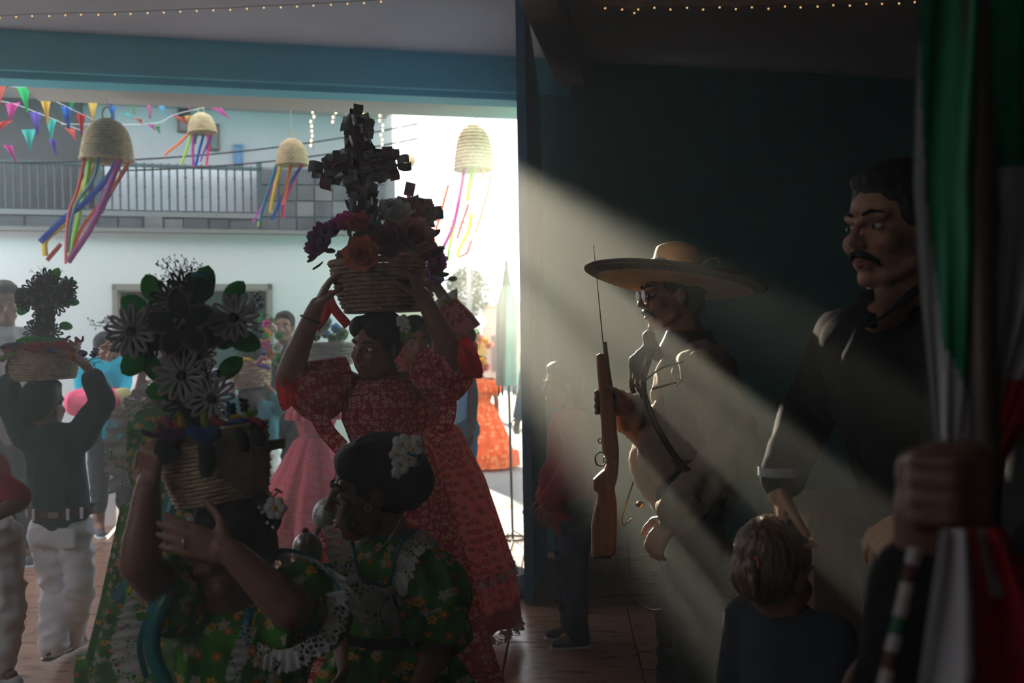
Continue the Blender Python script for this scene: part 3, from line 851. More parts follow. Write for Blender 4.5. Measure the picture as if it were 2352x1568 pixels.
def body(J, root, m=None, voxel=0.008, child=False, legs=True, thick=1.0, handvox=True, neckr=None, extra=()):
    H, hs = J['H'], J['hs']; k = H / 1.7 * thick; kt = H / 1.7 * J.get('tk', .95 if child else 1.0)
    Mh = frame(J['hf'], J['hu']); c = J['head']
    P = head_parts(c, Mh, hs, child)
    nr = neckr or (.054 * hs if H > 1.5 else .044 * hs)
    P.append(cap(c + Mh @ (V((0, -.02, -.05)) * hs), J['neck'], nr, nr * 1.05))
    mid = (J['hipL'] + J['hipR']) / 2
    sm = (J['shL'] + J['shR']) / 2
    P.append(cap(J['neck'], sm, nr * 1.0, .07 * kt))
    P += [cap(J['shL'], J['shR'], .05 * kt, .05 * kt), cap(sm - V((0, 0, .06 * kt)), mid, .09 * kt, .10 * kt),
          cap(sm + J['r'] * .06 * kt - V((0, 0, .03 * kt)), mid + J['r'] * .04 * kt, .075 * kt, .09 * kt), cap(sm - J['r'] * .06 * kt - V((0, 0, .03 * kt)), mid - J['r'] * .04 * kt, .075 * kt, .09 * kt),
          cap(J['hipL'], J['hipR'], .095 * kt, .095 * kt)]
    for s in 'LR':
        P.append(cap(J['sh' + s], J['el' + s], .052 * k, .041 * k))
        P.append(cap(J['el' + s], J['el' + s] + (J['ha' + s] - J['el' + s]) * .35, .041 * k, .041 * k))
        P.append(cap(J['el' + s] + (J['ha' + s] - J['el' + s]) * .3, J['ha' + s], .040 * k, .027 * k))
        if J.get('nohand' + s): continue
        P += hand_parts(J['ha' + s], J['hd' + s], J['hn' + s], k * J.get('hsc', 1.0) * (1.0 if H > 1.5 else 1.05), J['cu' + s], J.get('th' + s, 1 if s == 'R' else -1), J.get('sp', .12))
        if legs: pass
    if legs:
        for s in 'LR':
            P.append(cap(J['hip' + s], J['kn' + s], .085 * k, .058 * k)); P.append(cap(J['kn' + s], J['an' + s], .056 * k, .038 * k))
            P.append(cap(J['an' + s], J['an' + s] - V((0, 0, .01)) + J['f'] * .09 * k, .036 * k, .028 * k))
    P += list(extra)
    o = blob('body', P, m or M_skin, root, voxel, 3)
    return o
me_eye = None
def face(J, root, bodyo=None, brows=True, moustache=False, lips=True, eyes=(1, -1)):
    hs = J['hs']; Mh = frame(J['hf'], J['hu']); c = J['head']
    T = lambda p: c + Mh @ (V(p) * hs)
    for s in eyes:
        e = obj('eye', *ellip(T((s * .031, .0745, .0)), (.0135 * hs, .011 * hs, .0062 * hs), Mh, 12, 8), M_eyew, root)
        obj('iris', *ellip(T((s * .031 , .0838, .0)), (.0055 * hs, .003 * hs, .0055 * hs), Mh, 10, 6), M_iris, e)
        if brows:
            obj('eyebrow', *tube([T((s * .013, .0935, .024)), T((s * .03, .0885, .031)), T((s * .05, .073, .026))], [.0035 * hs, .004 * hs, .002 * hs], 6), M_hair, root)
    if lips:
        obj('lips', *join(tube([T((-.021, .086, -.066)), T((0, .0955, -.0625)), T((.021, .086, -.066))], [.003 * hs, .0058 * hs, .003 * hs], 8), tube([T((-.02, .086, -.068)), T((0, .0945, -.0735)), T((.02, .086, -.068))], [.003 * hs, .0065 * hs, .003 * hs], 8)), M_lip, root)
    if moustache:
        obj('moustache', *join(tube([T((0, .1, -.049)), T((.016, .096, -.053)), T((.033, .078, -.068)), T((.035, .073, -.078))], [.006 * hs, .007 * hs, .005 * hs, .002 * hs], 8), tube([T((0, .1, -.049)), T((-.016, .096, -.053)), T((-.033, .078, -.068)), T((-.035, .073, -.078))], [.006 * hs, .007 * hs, .005 * hs, .002 * hs], 8)), M_hair, root)
def hair(J, root, style='short', voxel=0.008, extra=None):
    hs = J['hs']; Mh = frame(J['hf'], J['hu']); c = J['head']
    E = lambda p, r: ellip(c + Mh @ (V(p) * hs), tuple(q * hs for q in r), Mh, 18, 12)
    P = [E((0, -.024, .046), (.0835, .098, .088)), E((0, -.045, .01), (.08, .075, .085))]
    if style == 'short': P += [E((0, .025, .094), (.062, .052, .03)), E((.068, .0, .03), (.015, .04, .04)), E((-.068, .0, .03), (.015, .04, .04))]
    if style == 'boy': P += [E((0, .02, .09), (.068, .055, .035)), E((0, -.06, -.03), (.066, .045, .05)), E((.07, -.01, .02), (.016, .045, .04)), E((-.07, -.01, .02), (.016, .045, .04))]
    if style == 'bun': P += [E((0, -.04, .05), (.085, .09, .085)), E((.04, .03, .07), (.045, .05, .045)), E((-.04, .03, .07), (.045, .05, .045)), E((.07, .0, .02), (.014, .04, .045)), E((-.07, .0, .02), (.014, .04, .045))]
    if extra: P += [E(p, r) for p, r in extra]
    return blob('hair', P, M_hair, root, voxel, 3, wrinkle=0.003 * hs, wscale=(40, 40, 8))
def shirt(J, root, m, sleeve=1.0, name='shirt', grow=.014, wr=.008, voxel=.012, belly=0.0, hem=0.0, collar=False, ws=(9, 9, 5)):
    k = J['H'] / 1.7; mid = (J['hipL'] + J['hipR']) / 2; sm = (J['shL'] + J['shR']) / 2; g = grow; r = J['r']; f = J['f']
    low = mid - V((0, 0, hem))
    P = [cap(J['shL'], J['shR'], .06 * k + g, .06 * k + g), cap(J['neck'] - V((0, 0, .03 * k)), sm, .06 * k, .09 * k),
         cap(sm - V((0, 0, .04 * k)), low, .115 * k + g, .12 * k + g), cap(sm + r * .07 * k - V((0, 0, .02)), low + r * .05 * k, .085 * k + g, .095 * k + g), cap(sm - r * .07 * k - V((0, 0, .02)), low - r * .05 * k, .085 * k + g, .095 * k + g)]
    if belly: P.append(ellip(sm.lerp(mid, .68) + f * (.05 * k + belly), (.13 * k, .13 * k, .16 * k)))
    for s in 'LR':
        a, b, c = J['sh' + s], J['el' + s], J['ha' + s]
        ub = a.lerp(b, min(1, sleeve * 2))
        P.append(cap(a, ub, .058 * k + g, .05 * k + g))
        if sleeve > .5: P.append(cap(b, b.lerp(c, (sleeve - .5) * 2 * .96), .048 * k + g, .036 * k + g))
    o = blob(name, P, m, root, voxel, 3, wrinkle=wr, wscale=ws, uvproj=True)
    return o
def trousers(J, root, m, name='trousers', grow=.016, wr=.008, voxel=.012, end=1.0, flare=.0):
    k = J['H'] / 1.7; P = [cap(J['hipL'], J['hipR'], .1 * k + g_(grow), .1 * k + g_(grow)), cap((J['hipL'] + J['hipR']) / 2, (J['hipL'] + J['hipR']) / 2 + V((0, 0, .09 * k)), .125 * k, .125 * k)]
    for s in 'LR':
        P += [cap(J['hip' + s], J['kn' + s], .09 * k + grow, .062 * k + grow), cap(J['kn' + s], J['kn' + s].lerp(J['an' + s], end), .06 * k + grow, .046 * k + grow + flare)]
    return blob(name, P, m, root, voxel, 3, wrinkle=wr, wscale=(10, 10, 16), uvproj=True)
def g_(x): return x
def shoes(J, root, m, sole=None, s_=1.0, toes=None):
    k = J['H'] / 1.7 * s_
    for i, s in enumerate('LR'):
        a = J['an' + s]; f = (toes[i] if toes else J['f']); f = V(f).normalized()
        b = a - V((0, 0, .05 * k))
        P = [cap(a - f * .03 * k, b - f * .04 * k + V((0, 0, .012 * k)), .042 * k, .04 * k), cap(b - f * .03 * k + V((0, 0, .01 * k)), b + f * .13 * k + V((0, 0, .002)), .042 * k, .036 * k), cap(a, b + f * .08 * k, .04 * k, .036 * k)]
        o = blob('shoe', P, m, root, .008, 2)
        if sole: 
            So = join(cap(b - f * .045 * k - V((0, 0, .022 * k)), b + f * .14 * k - V((0, 0, .022 * k)), .045 * k, .042 * k, 14))
            lo = min(v.z for v in So[0]); zc = (b.z - .022 * k)
            So = ([V((v.x, v.y, zc + (v.z - zc) * .35)) for v in So[0]], So[1])
            obj('sole', *So, sole, o)
def loft(name, rings, m, parent, n=96, label=None, close_top=False):
    """cloth surface through rings: (centre, right vec, front vec, amp, folds, phase); UV in metres"""
    vs, uvs, fs = [], [], []
    vv = 0.0; prev = None
    circ = pi * sum(V(q[1]).length + V(q[2]).length for q in rings) / len(rings)
    for (c, a, b, amp, k, ph) in rings:
        c = V(c); a = V(a); b = V(b)
        if prev is not None: vv += (c - prev[0]).length + abs(a.length - prev[1]) * .7
        prev = (c, a.length)
        for i in range(n + 1):
            q = 2 * pi * i / n
            w = 1 + amp * (sin(k * q + ph) + .4 * sin(2.3 * k * q + ph * 2))if i not in (0, n) or True else 1
            w = 1 + amp * (sin(k * q + ph) * .75 + .35 * sin((k * 2 - 1) * q + ph * 1.7))
            vs.append(c + (a * cos(q) + b * sin(q)) * w); uvs.append((q / (2 * pi) * circ, vv))
    for j in range(len(rings) - 1):
        for i in range(n):
            x = j * (n + 1) + i
            fs.append((x, x + 1, x + n + 2, x + n + 1))
    return obj(name, vs, fs, m, parent, True, uvs=uvs, label=label)
def ring(c, hw, hd, r=(1, 0, 0), amp=0.0, k=12, ph=0.0, up=None):
    r = V(r).normalized()
    b = (V(up).normalized().cross(r) if up else V((0, 0, 1)).cross(r)).normalized()
    return (V(c), r * hw, b * hd, amp, k, ph)
def puff(name, a, b, r0, r1, r2, m, parent, folds=11, amp=.07, n=56, along=12, sag=0.0):
    """gathered sleeve from a to b: radius r0 at the shoulder, r1 at the fullest, r2 at the cuff"""
    a, b = V(a), V(b); d = (b - a).normalized(); Mf = frame(d, (0, .3, 1)); R = []
    for j in range(along + 1):
        t = j / along
        if t < .55: r = r0 + (r1 - r0) * sin(t / .55 * pi / 2)
        else: r = r2 + (r1 - r2) * cos((t - .55) / .45 * pi / 2) ** .7
        c = a + (b - a) * t - V((0, 0, sag * sin(pi * t)))
        R.append((c, Mf.col[0] * r, Mf.col[2] * r, amp * (.4 + sin(pi * t)), folds, .7 + .5 * t))
    return loft(name, R, m, parent, n)
def strip(name, path, outs, width, m, parent, waves=20, amp=.012, scallop=.12, rows=3, n=None, label=None):
    """gathered trim along a path, standing out along outs"""
    path = catmull(path, 8); k = len(path)
    O = []
    for i in range(k):
        t = i / (k - 1) * (len(outs) - 1); j = min(int(t), len(outs) - 2)
        O.append((V(outs[j]).lerp(V(outs[j + 1]), t - j)).normalized())
    # resample
    N = n or max(40, waves * 6)
    vs, uvs, fs = [], [], []
    ln = sum((path[i + 1] - path[i]).length for i in range(k - 1))
    for i in range(N + 1):
        t = i / N * (k - 1); j = min(int(t), k - 2); u = t - j
        p = path[j].lerp(path[j + 1], u); o = O[j].lerp(O[j + 1], u).normalized()
        tg = (path[j + 1] - path[j]).normalized(); nn = tg.cross(o).normalized()
        s = i / N
        for q in range(rows + 1):
            x = q / rows
            ww = width * x * (1 + scallop * abs(sin(pi * waves * 1.5 * s)) if q == rows else 1)
            vs.append(p + o * ww + nn * amp * x * sin(2 * pi * waves * s) + nn * .004)
            uvs.append((s * ln * 1.5, x * width))
    for i in range(N):
        for q in range(rows):
            a = i * (rows + 1) + q
            fs.append((a, a + 1, a + rows + 2, a + rows + 1))
    return obj(name, vs, fs, m, parent, True, uvs=uvs, label=label)
# ------------------------------------------------------------------ the people
RED = floral('red_print', (0.42, 0.028, 0.03), (0.34, 0.02, 0.028), [((0.72, 0.45, 0.40), 0.030, 0.36, (0.45, 0.03, 0.03)), ((0.62, 0.36, 0.3), 0.019, 0.30, (0.42, 0.03, 0.03))], trans=0.35)
RED2 = floral('coral_print', (0.78, 0.27, 0.21), (0.72, 0.29, 0.23), [((0.22, 0.12, 0.17), 0.042, 0.30, (0.5, 0.2, 0.16)), ((0.50, 0.03, 0.04), 0.05, 0.34, (0.6, 0.3, 0.25))], trans=0.8, rows=True)
PINK = floral('rose_print', (0.55, 0.07, 0.11), (0.48, 0.06, 0.09), [((0.55, 0.24, 0.25), 0.03, 0.34, (0.5, 0.06, 0.07))], trans=0.3)
ORANGE = floral('orange_print', (0.80, 0.17, 0.06), (0.72, 0.12, 0.04), [((0.85, 0.4, 0.2), 0.06, 0.3, (0.6, 0.1, 0.04))], trans=0.35)
GREEN = floral('green_print', (0.026, 0.14, 0.016), (0.075, 0.29, 0.014), [((0.45, 0.50, 0.44), 0.060, 0.27, (0.7, 0.5, 0.1)), ((0.65, 0.16, 0.03), 0.052, 0.23, (0.7, 0.5, 0.12)), ((0.75, 0.45, 0.03), 0.070, 0.19, (0.5, 0.2, 0.02))], trans=0.38)
LACE = lace_mat('white_lace', (0.5, 0.49, 0.48))
M_tealr = mat('teal_satin_ribbon', (0.0, 0.14, 0.15), 0.35, trans=0.15, spec=0.5)
M_redr = mat('red_satin_trim', (0.6, 0.02, 0.02), 0.4, trans=0.4)
M_black = mat('black_cloth', (0.010, 0.010, 0.012), 0.9, var=0.3, spec=0.06)
M_pantw = mat('white_denim', (0.82, 0.82, 0.86), 0.85, var=0.08, scale=3)
M_dgreen = mat('dark_green_cloth', (0.012, 0.05, 0.045), 0.85, var=0.2)
M_navy = mat('navy_cloth', (0.015, 0.022, 0.035), 0.85, var=0.3)
M_shoe = mat('black_leather', (0.012, 0.011, 0.012), 0.35, spec=0.5)
M_sole = mat('pale_sole', (0.5, 0.5, 0.52), 0.7)

def floorpt(px, d, z=0.0):
    p = W(px, 800, d); p.z = z
    return p
def person(label, base, group=None):
    return thing('person', label, 'person', base, group)

def gown_rings(spec, d, r, floor_hw, floor_hd, floor_px, k=11, ph=0.3, z0=0.03):
    """spec rows: px, py, half width m, half depth m, fold amp"""
    R = []
    for (px, py, hw, hd, amp, dd) in spec:
        R.append(ring(W(px, py, d + dd), hw, hd, r, amp, k, ph))
    return R
def smooth_rings(R, n=4):
    out = []
    for i in range(len(R) - 1):
        for j in range(n):
            t = j / n; s = t
            a, b = R[i], R[i + 1]
            out.append((a[0].lerp(b[0], s), a[1].lerp(b[1], s), a[2].lerp(b[2], s), a[3] + (b[3] - a[3]) * s, a[4], a[5] + (b[5] - a[5]) * s))
    out.append(R[-1])
    return out
def ruffle_ring(name, rg, drop, flare, m, parent, waves=26, amp=.05):
    """gathered band hanging from a ring"""
    c, a, b, am, k, ph = rg
    R = []
    for t in (0, .35, .7, 1):
        R.append((c - V((0, 0, drop * t)), a * (1 + flare * t), b * (1 + flare * t), am + amp * t, waves, ph))
    return loft(name, R, m, parent, 150)

# ---- girl in the red dress, arms up
def red_girl():
    d = 3.62
    base = floorpt(885, d)
    t = person('foremost girl in red flowered dress steadying a basket on her head with both hands', base)
    J = joints(base, 1.52, (-.15, -1))
    J['hs'] = .95; J['head'] = W(862, 793, 3.56); J['hf'] = V((-.52, -.82, -.14)); J['hu'] = V((.06, -.1, 1))
    J['neck'] = W(888, 880, d); J['shR'] = W(800, 885, d); J['shL'] = W(970, 872, d)
    J['elR'] = W(662, 862, 3.5); J['haR'] = W(722, 712, 3.5); J['elL'] = W(1042, 822, 3.5); J['haL'] = W(976, 690, 3.5)
    J['hdR'] = W(762, 632, 3.52) - J['haR']; J['hnR'] = V((1, .35, -.4)); J['cuR'] = (.15, .5, .5); J['thR'] = -1
    J['hdL'] = W(944, 612, 3.5) - J['haL']; J['hnL'] = V((-1, .4, .1)); J['cuL'] = (.5, .9, .6); J['thL'] = 1
    J['hsc'] = .98; J['tk'] = .85
    body(J, t, M_skin, .006, child=True, thick=1.22)
    face(J, t); hair(J, t, 'bun', .007, extra=[((.06, -.1, .015), (.05, .045, .055))])
    r = V((1, .12, 0))
    R = [ring(W(880, 862, d), .07, .06, r), ring(W(882, 872, d), .115, .085, r, .01), ring(W(884, 905, d), .15, .115, r, .03), ring(W(885, 960, d), .155, .12, r, .03), ring(W(886, 1012, d), .128, .108, r, .012),
         ring(W(888, 1045, d), .165, .14, r, .03), ring(W(892, 1150, d), .215, .2, r, .05), ring(W(895, 1300, d), .275, .26, r, .06), ring(W(900, 1450, d), .325, .31, r, .065)]
    c = W(900, 1450, d); R.append(ring(V((c.x, c.y, .03)), .43, .42, r, .07))
    loft('dress', smooth_rings(R), RED, t, 140)
    # ruffles from the shoulders down to the waist
    for q, pts, o_ in ((1, [(815, 862), (765, 880), (752, 925), (765, 975), (800, 1015)], -1), (2, [(955, 855), (1000, 880), (1012, 925), (1000, 975), (965, 1015)], 1)):
        P_ = [W(x, y, d - .09 - .03 * (i_ in (1, 2, 3))) for i_, (x, y) in enumerate(pts)]
        O_ = [V((o_ * .7, -.4, .2)), V((o_, -.4, .1)), V((o_, -.3, -.1)), V((o_, -.3, -.3)), V((o_ * .6, -.3, -.8))]
        strip('bodice_ruffle', P_, O_, .055, RED, t, 9, .010, .05, 4)
        strip('ruffle_edge', [a + V(b).normalized() * .054 for a, b in zip(P_, O_)], O_, .008, M_redr, t, 9, .003, 0, 1)
    puff('sleeve', W(795, 870, d), W(668, 890, 3.53), .085, .108, .072, RED, t, 9, .07, sag=.03)
    puff('sleeve', W(975, 862, d), W(1062, 830, 3.52), .085, .102, .072, RED, t, 9, .07, sag=.02)
    for a, b in ((W(668, 890, 3.53), W(645, 893, 3.515)), (W(1062, 830, 3.52), W(1086, 820, 3.51))):
        dd = (b - a).normalized(); Mf = frame(dd)
        loft('cuff_ruffle', [(a + (b - a) * q, Mf.col[0] * (.062 + .016 * q), Mf.col[2] * (.062 + .016 * q), .07 * q, 13, .2) for q in (0, .5, 1)], M_redr, t, 70)
    wr = J['elR'].lerp(J['haR'], .86); ax = frame(J['haR'] - J['elR'])
    obj('bracelet', *tube([wr + ax @ V((.036 * cos(q), 0, .036 * sin(q))) for q in [2 * pi * i / 24 for i in range(24)]], .004, 6, True), mat('dark_beads', (.05, .03, .03), .5), t)
    # white flower and leaves behind the ear
    for k, (x, y, c, s) in enumerate(((925, 738, 'w', .02), (931, 752, 'w', .018), (934, 764, 'g', .017), (930, 775, 'g', .015))):
        p = W(x, y, 3.5)
        obj('hair_flower' if c == 'w' else 'hair_leaf', *join(*[ellip(p + V((cos(a), -.3, sin(a))) * s * .7, (s * .6, s * .3, s * .6), None, 8, 6) for a in (0, 1.26, 2.5, 3.77, 5.0)]), mat('silk_white', (.7, .68, .62), .8, trans=.3) if c == 'w' else mat('silk_leaf', (.22, .35, .05), .8, trans=.3), t)
    return J
red_girl()

# ---- second girl in coral dress behind her
def coral_girl():
    d = 4.75
    base = floorpt(965, d)
    t = person('girl in coral dress with lace hem carrying the red cross basket behind the foremost girl', base)
    J = joints(base, 1.45, (-.3, -1))
    J['hs'] = .95; J['head'] = W(955, 785, 4.72); J['hf'] = V((.25, -.95, -.1))
    J['neck'] = W(962, 850, d); J['shR'] = W(900, 865, d); J['shL'] = W(1030, 855, d)
    J['elR'] = W(880, 800, 4.7); J['haR'] = W(890, 690, 4.7); J['elL'] = W(1075, 770, 4.7); J['haL'] = W(1012, 672, 4.7)
    J['hdR'] = V((.3, 0, 1)); J['hdL'] = W(985, 632, 4.7) - J['haL']; J['hnL'] = V((-1, 0, 0)); J['hnR'] = V((1, 0, 0)); J['thR'] = -1; J['thL'] = 1
    body(J, t, M_skin2, .009, child=True, thick=1.2); face(J, t); hair(J, t, 'bun', .009, extra=[((-.05, -.1, .02), (.05, .04, .05))])
    r = V((1, .05, 0))
    R = [ring(W(960, 842, d), .07, .06, r), ring(W(962, 860, d), .13, .1, r, .02), ring(W(964, 900, d), .17, .13, r, .03), ring(W(965, 965, d), .13, .11, r, .01),
         ring(W(968, 985, d), .18, .16, r, .03), ring(W(985, 1100, d), .26, .25, r, .04), ring(W(1000, 1240, d), .325, .32, r, .045), ring(W(1008, 1300, d), .35, .345, r, .045)]
    loft('dress', smooth_rings(R), RED2, t, 140)
    e = R[-1]
    b1 = [(e[0] - V((0, 0, z)), e[1] * (1 + .28 * z), e[2] * (1 + .28 * z), .045 + .03 * z, 11, .3) for z in (-.01, .08, .16)]
    loft('hem_flounce', [(c, a * 1.01, b * 1.01, am, k, ph) for c, a, b, am, k, ph in b1], RED2, t, 140)
    b2 = [(c - V((0, 0, z)), a * (1 + .3 * z), b * (1 + .3 * z), .05, 11, .3) for (c, a, b, am, k, ph), z in ((b1[-1], 0), (b1[-1], .045), (b1[-1], .09))]
    loft('hem_band', b2, mat('red_cloth_band', (.36, .02, .035), .8, trans=.3), t, 140)
    ruffle_ring('lace_hem', b2[-1], .045, .03, LACE, t, 30, .03)
    ruffle_ring('lace_trim', e, .03, .03, LACE, t, 30, .03)
    puff('sleeve', W(1010, 855, d), W(1070, 775, 4.7), .08, .10, .07, RED2, t, 9, .06)
    puff('sleeve', W(915, 865, d), W(885, 805, 4.7), .08, .10, .07, RED2, t, 9, .06)
    a = J['elL'].lerp(J['haL'], .05); b = J['elL'].lerp(J['haL'], .75); Mf = frame(b - a)
    loft('long_cuff', [(a.lerp(b, q), Mf.col[0] * rr, Mf.col[2] * rr, .05, 8, .4) for q, rr in ((0, .075), (.4, .07), (.8, .055), (1, .05))], RED2, t, 60)
    loft('lace_cuff', [(b.lerp(J['haL'], q * .6), Mf.col[0] * (.05 + .02 * q), Mf.col[2] * (.05 + .02 * q), .15, 9, .4) for q in (0, .5, 1)], LACE, t, 60)
coral_girl()

# ---- small girl in green with her hand on her forehead
def green_girl():
    d = 2.14
    base = floorpt(555, d)
    t = person('small girl in green flowered dress covering her forehead with one hand, basket on her head', base)
    J = joints(base, 1.04, (-.25, -1))
    J['hs'] = .93; J['head'] = W(528, 1282, 2.10); J['hf'] = V((-.66, -.62, -.42)); J['hu'] = V((-.25, -.2, 1))
    J['neck'] = W(572, 1392, 2.17); J['shR'] = W(430, 1400, 2.15); J['shL'] = W(680, 1375, 2.17)
    J['elR'] = W(322, 1295, 1.97); J['haR'] = W(338, 1130, 2.0); J['elL'] = W(668, 1398, 1.93); J['haL'] = W(532, 1268, 1.93)
    J['hdR'] = V((.12, .05, 1)); J['hnR'] = V((.55, .8, .1)); J['cuR'] = (.9, 1.2, .8); J['thR'] = 1
    J['hdL'] = W(430, 1238, 1.93) - J['haL']; J['hnL'] = V((.05, 1, -.1)); J['cuL'] = (.12, .15, .15); J['thL'] = -1; J['sp'] = .06
    J['hsc'] = .88; J['tk'] = 1.05
    body(J, t, M_skin, .005, child=True, thick=1.62, neckr=.045)
    face(J, t, eyes=(1,)); hair(J, t, 'bun', .006, extra=[((.055, -.125, .03), (.06, .055, .062)), ((0, -.02, .06), (.085, .1, .08))])
    r = V((1, .1, 0))
    R = [ring(W(570, 1372, d), .06, .055, r), ring(W(568, 1390, d), .105, .08, r, .01), ring(W(566, 1430, d), .135, .1, r, .03), ring(W(565, 1520, d), .14, .105, r, .03), ring(W(562, 1600, d), .125, .1, r, .02),
         ring(W(560, 1640, d), .18, .16, r, .05), ring(W(548, 1800, d), .215, .19, r, .06)]
    c = R[-1][0]; R.append(ring(V((c.x, c.y, .05)), .25, .23, r, .07))
    loft('dress', smooth_rings(R), GREEN, t, 130)
    # puffed sleeves with lace
    puff('sleeve', W(655, 1350, d), W(735, 1440, 2.02), .055, .098, .075, GREEN, t, 10, .07)
    puff('sleeve', W(440, 1390, d), W(345, 1345, 2.02), .055, .085, .055, GREEN, t, 10, .07)
    # bertha collar: teal ribbon and lace falling over the shoulders
    def collar(pts, outs, w):
        strip('lace_collar', pts, outs, w, LACE, t, 14, .007, .14, 4)
        pt = [p + V((0, -.006, .004)) for p in pts]
        strip('ribbon_edge', pt, outs, .012, M_tealr, t, 2, .001, 0, 1)
    col = [W(585, 1285, 2.2), W(650, 1262, 2.14), W(720, 1285, 2.06), W(765, 1330, 2.03), W(800, 1400, 2.03)]
    collar(col, [V((.2, -.1, -1)), V((.5, -.4, -.8)), V((.8, -.4, -.5)), V((.9, -.3, -.5)), V((.9, -.2, -.5))], .055)
    col2 = [W(440, 1270, 2.2), W(405, 1290, 2.1), W(370, 1350, 2.03), W(345, 1420, 2.0), W(330, 1490, 2.0), W(345, 1560, 2.02)]
    collar(col2, [V((-.5, -.2, -.6)), V((-.8, -.3, -.4)), V((-1, -.2, -.2)), V((-1, -.1, -.1)), V((-1, -.1, -.1)), V((-.9, -.1, -.3))], .06)
    # broad teal ribbons on the front
    ribbon('teal_ribbon', [W(410, 1290, 2.05), W(385, 1360, 2.0), W(355, 1430, 1.985), W(352, 1500, 1.985), W(385, 1580, 1.99)], .032, M_tealr, t)
    ribbon('teal_ribbon', [W(575, 1395, 2.05), W(568, 1430, 2.02), W(560, 1490, 2.01)], .02, M_tealr, t)
    # lace round the near sleeve
    lc = [W(590, 1475, 1.98), W(640, 1492, 1.965), W(700, 1470, 1.955), W(748, 1420, 1.965), W(745, 1360, 2.0)]
    strip('sleeve_lace', lc, [V((-.2, -.3, -1)), V((0, -.4, -1)), V((.4, -.4, -.8)), V((.9, -.3, -.3)), V((1, -.2, .2))], .04, LACE, t, 14, .007, .15, 3)
    lc2 = [W(552, 1580, 1.99), W(558, 1530, 1.98), W(575, 1480, 1.985), W(592, 1440, 1.995)]
    strip('sleeve_lace', lc2, [V((-1, -.2, 0)), V((-1, -.2, 0)), V((-.9, -.3, .2)), V((-.7, -.3, .3))], .028, LACE, t, 8, .005, .12, 3)
    # white blossom with a twig in her hair, pearl pins
    p = W(634, 1165, 2.03)
    fl = obj('hair_blossom', *join(*[ellip(p + V((cos(a) * .014, -.006, sin(a) * .014)), (.011, .005, .011), None, 8, 6) for a in [i * 1.047 for i in range(6)]]), mat('silk_white', (.7, .68, .62)), t)
    obj('blossom_centre', *ellip(p + V((0, -.012, 0)), .005), mat('yellow_centre', (.6, .4, .08), .8), fl)
    obj('hair_twig', *join(tube([p + V((-.02, 0, .005)), W(625, 1145, 2.05), W(640, 1128, 2.05)], .0022, 5), tube([W(625, 1145, 2.05), W(617, 1130, 2.05)], .002, 5), *[ellip(W(x, y, 2.05), (.004, .004, .003), None, 6, 4) for x, y in ((640, 1126), (645, 1130), (616, 1128), (621, 1132), (634, 1124))]), mat('dry_twig', (.30, .18, .06), .8), t)
    for k, (x, y) in enumerate(((603, 1176), (614, 1200), (627, 1210), (596, 1165))):
        obj('pearl', *ellip(W(x, y, 2.0), .0035, None, 8, 6), mat('pearl', (.7, .68, .62), .25), t)
    q = W(415, 1250, 1.93)
    obj('ring', *tube([W(424, 1246, 1.925) + V((0, .010 * cos(a), .010 * sin(a))) for a in [i * .3927 for i in range(16)]], .002, 5, True), mat('silver', (.6, .65, .65), .2, metal=1), t)
green_girl()

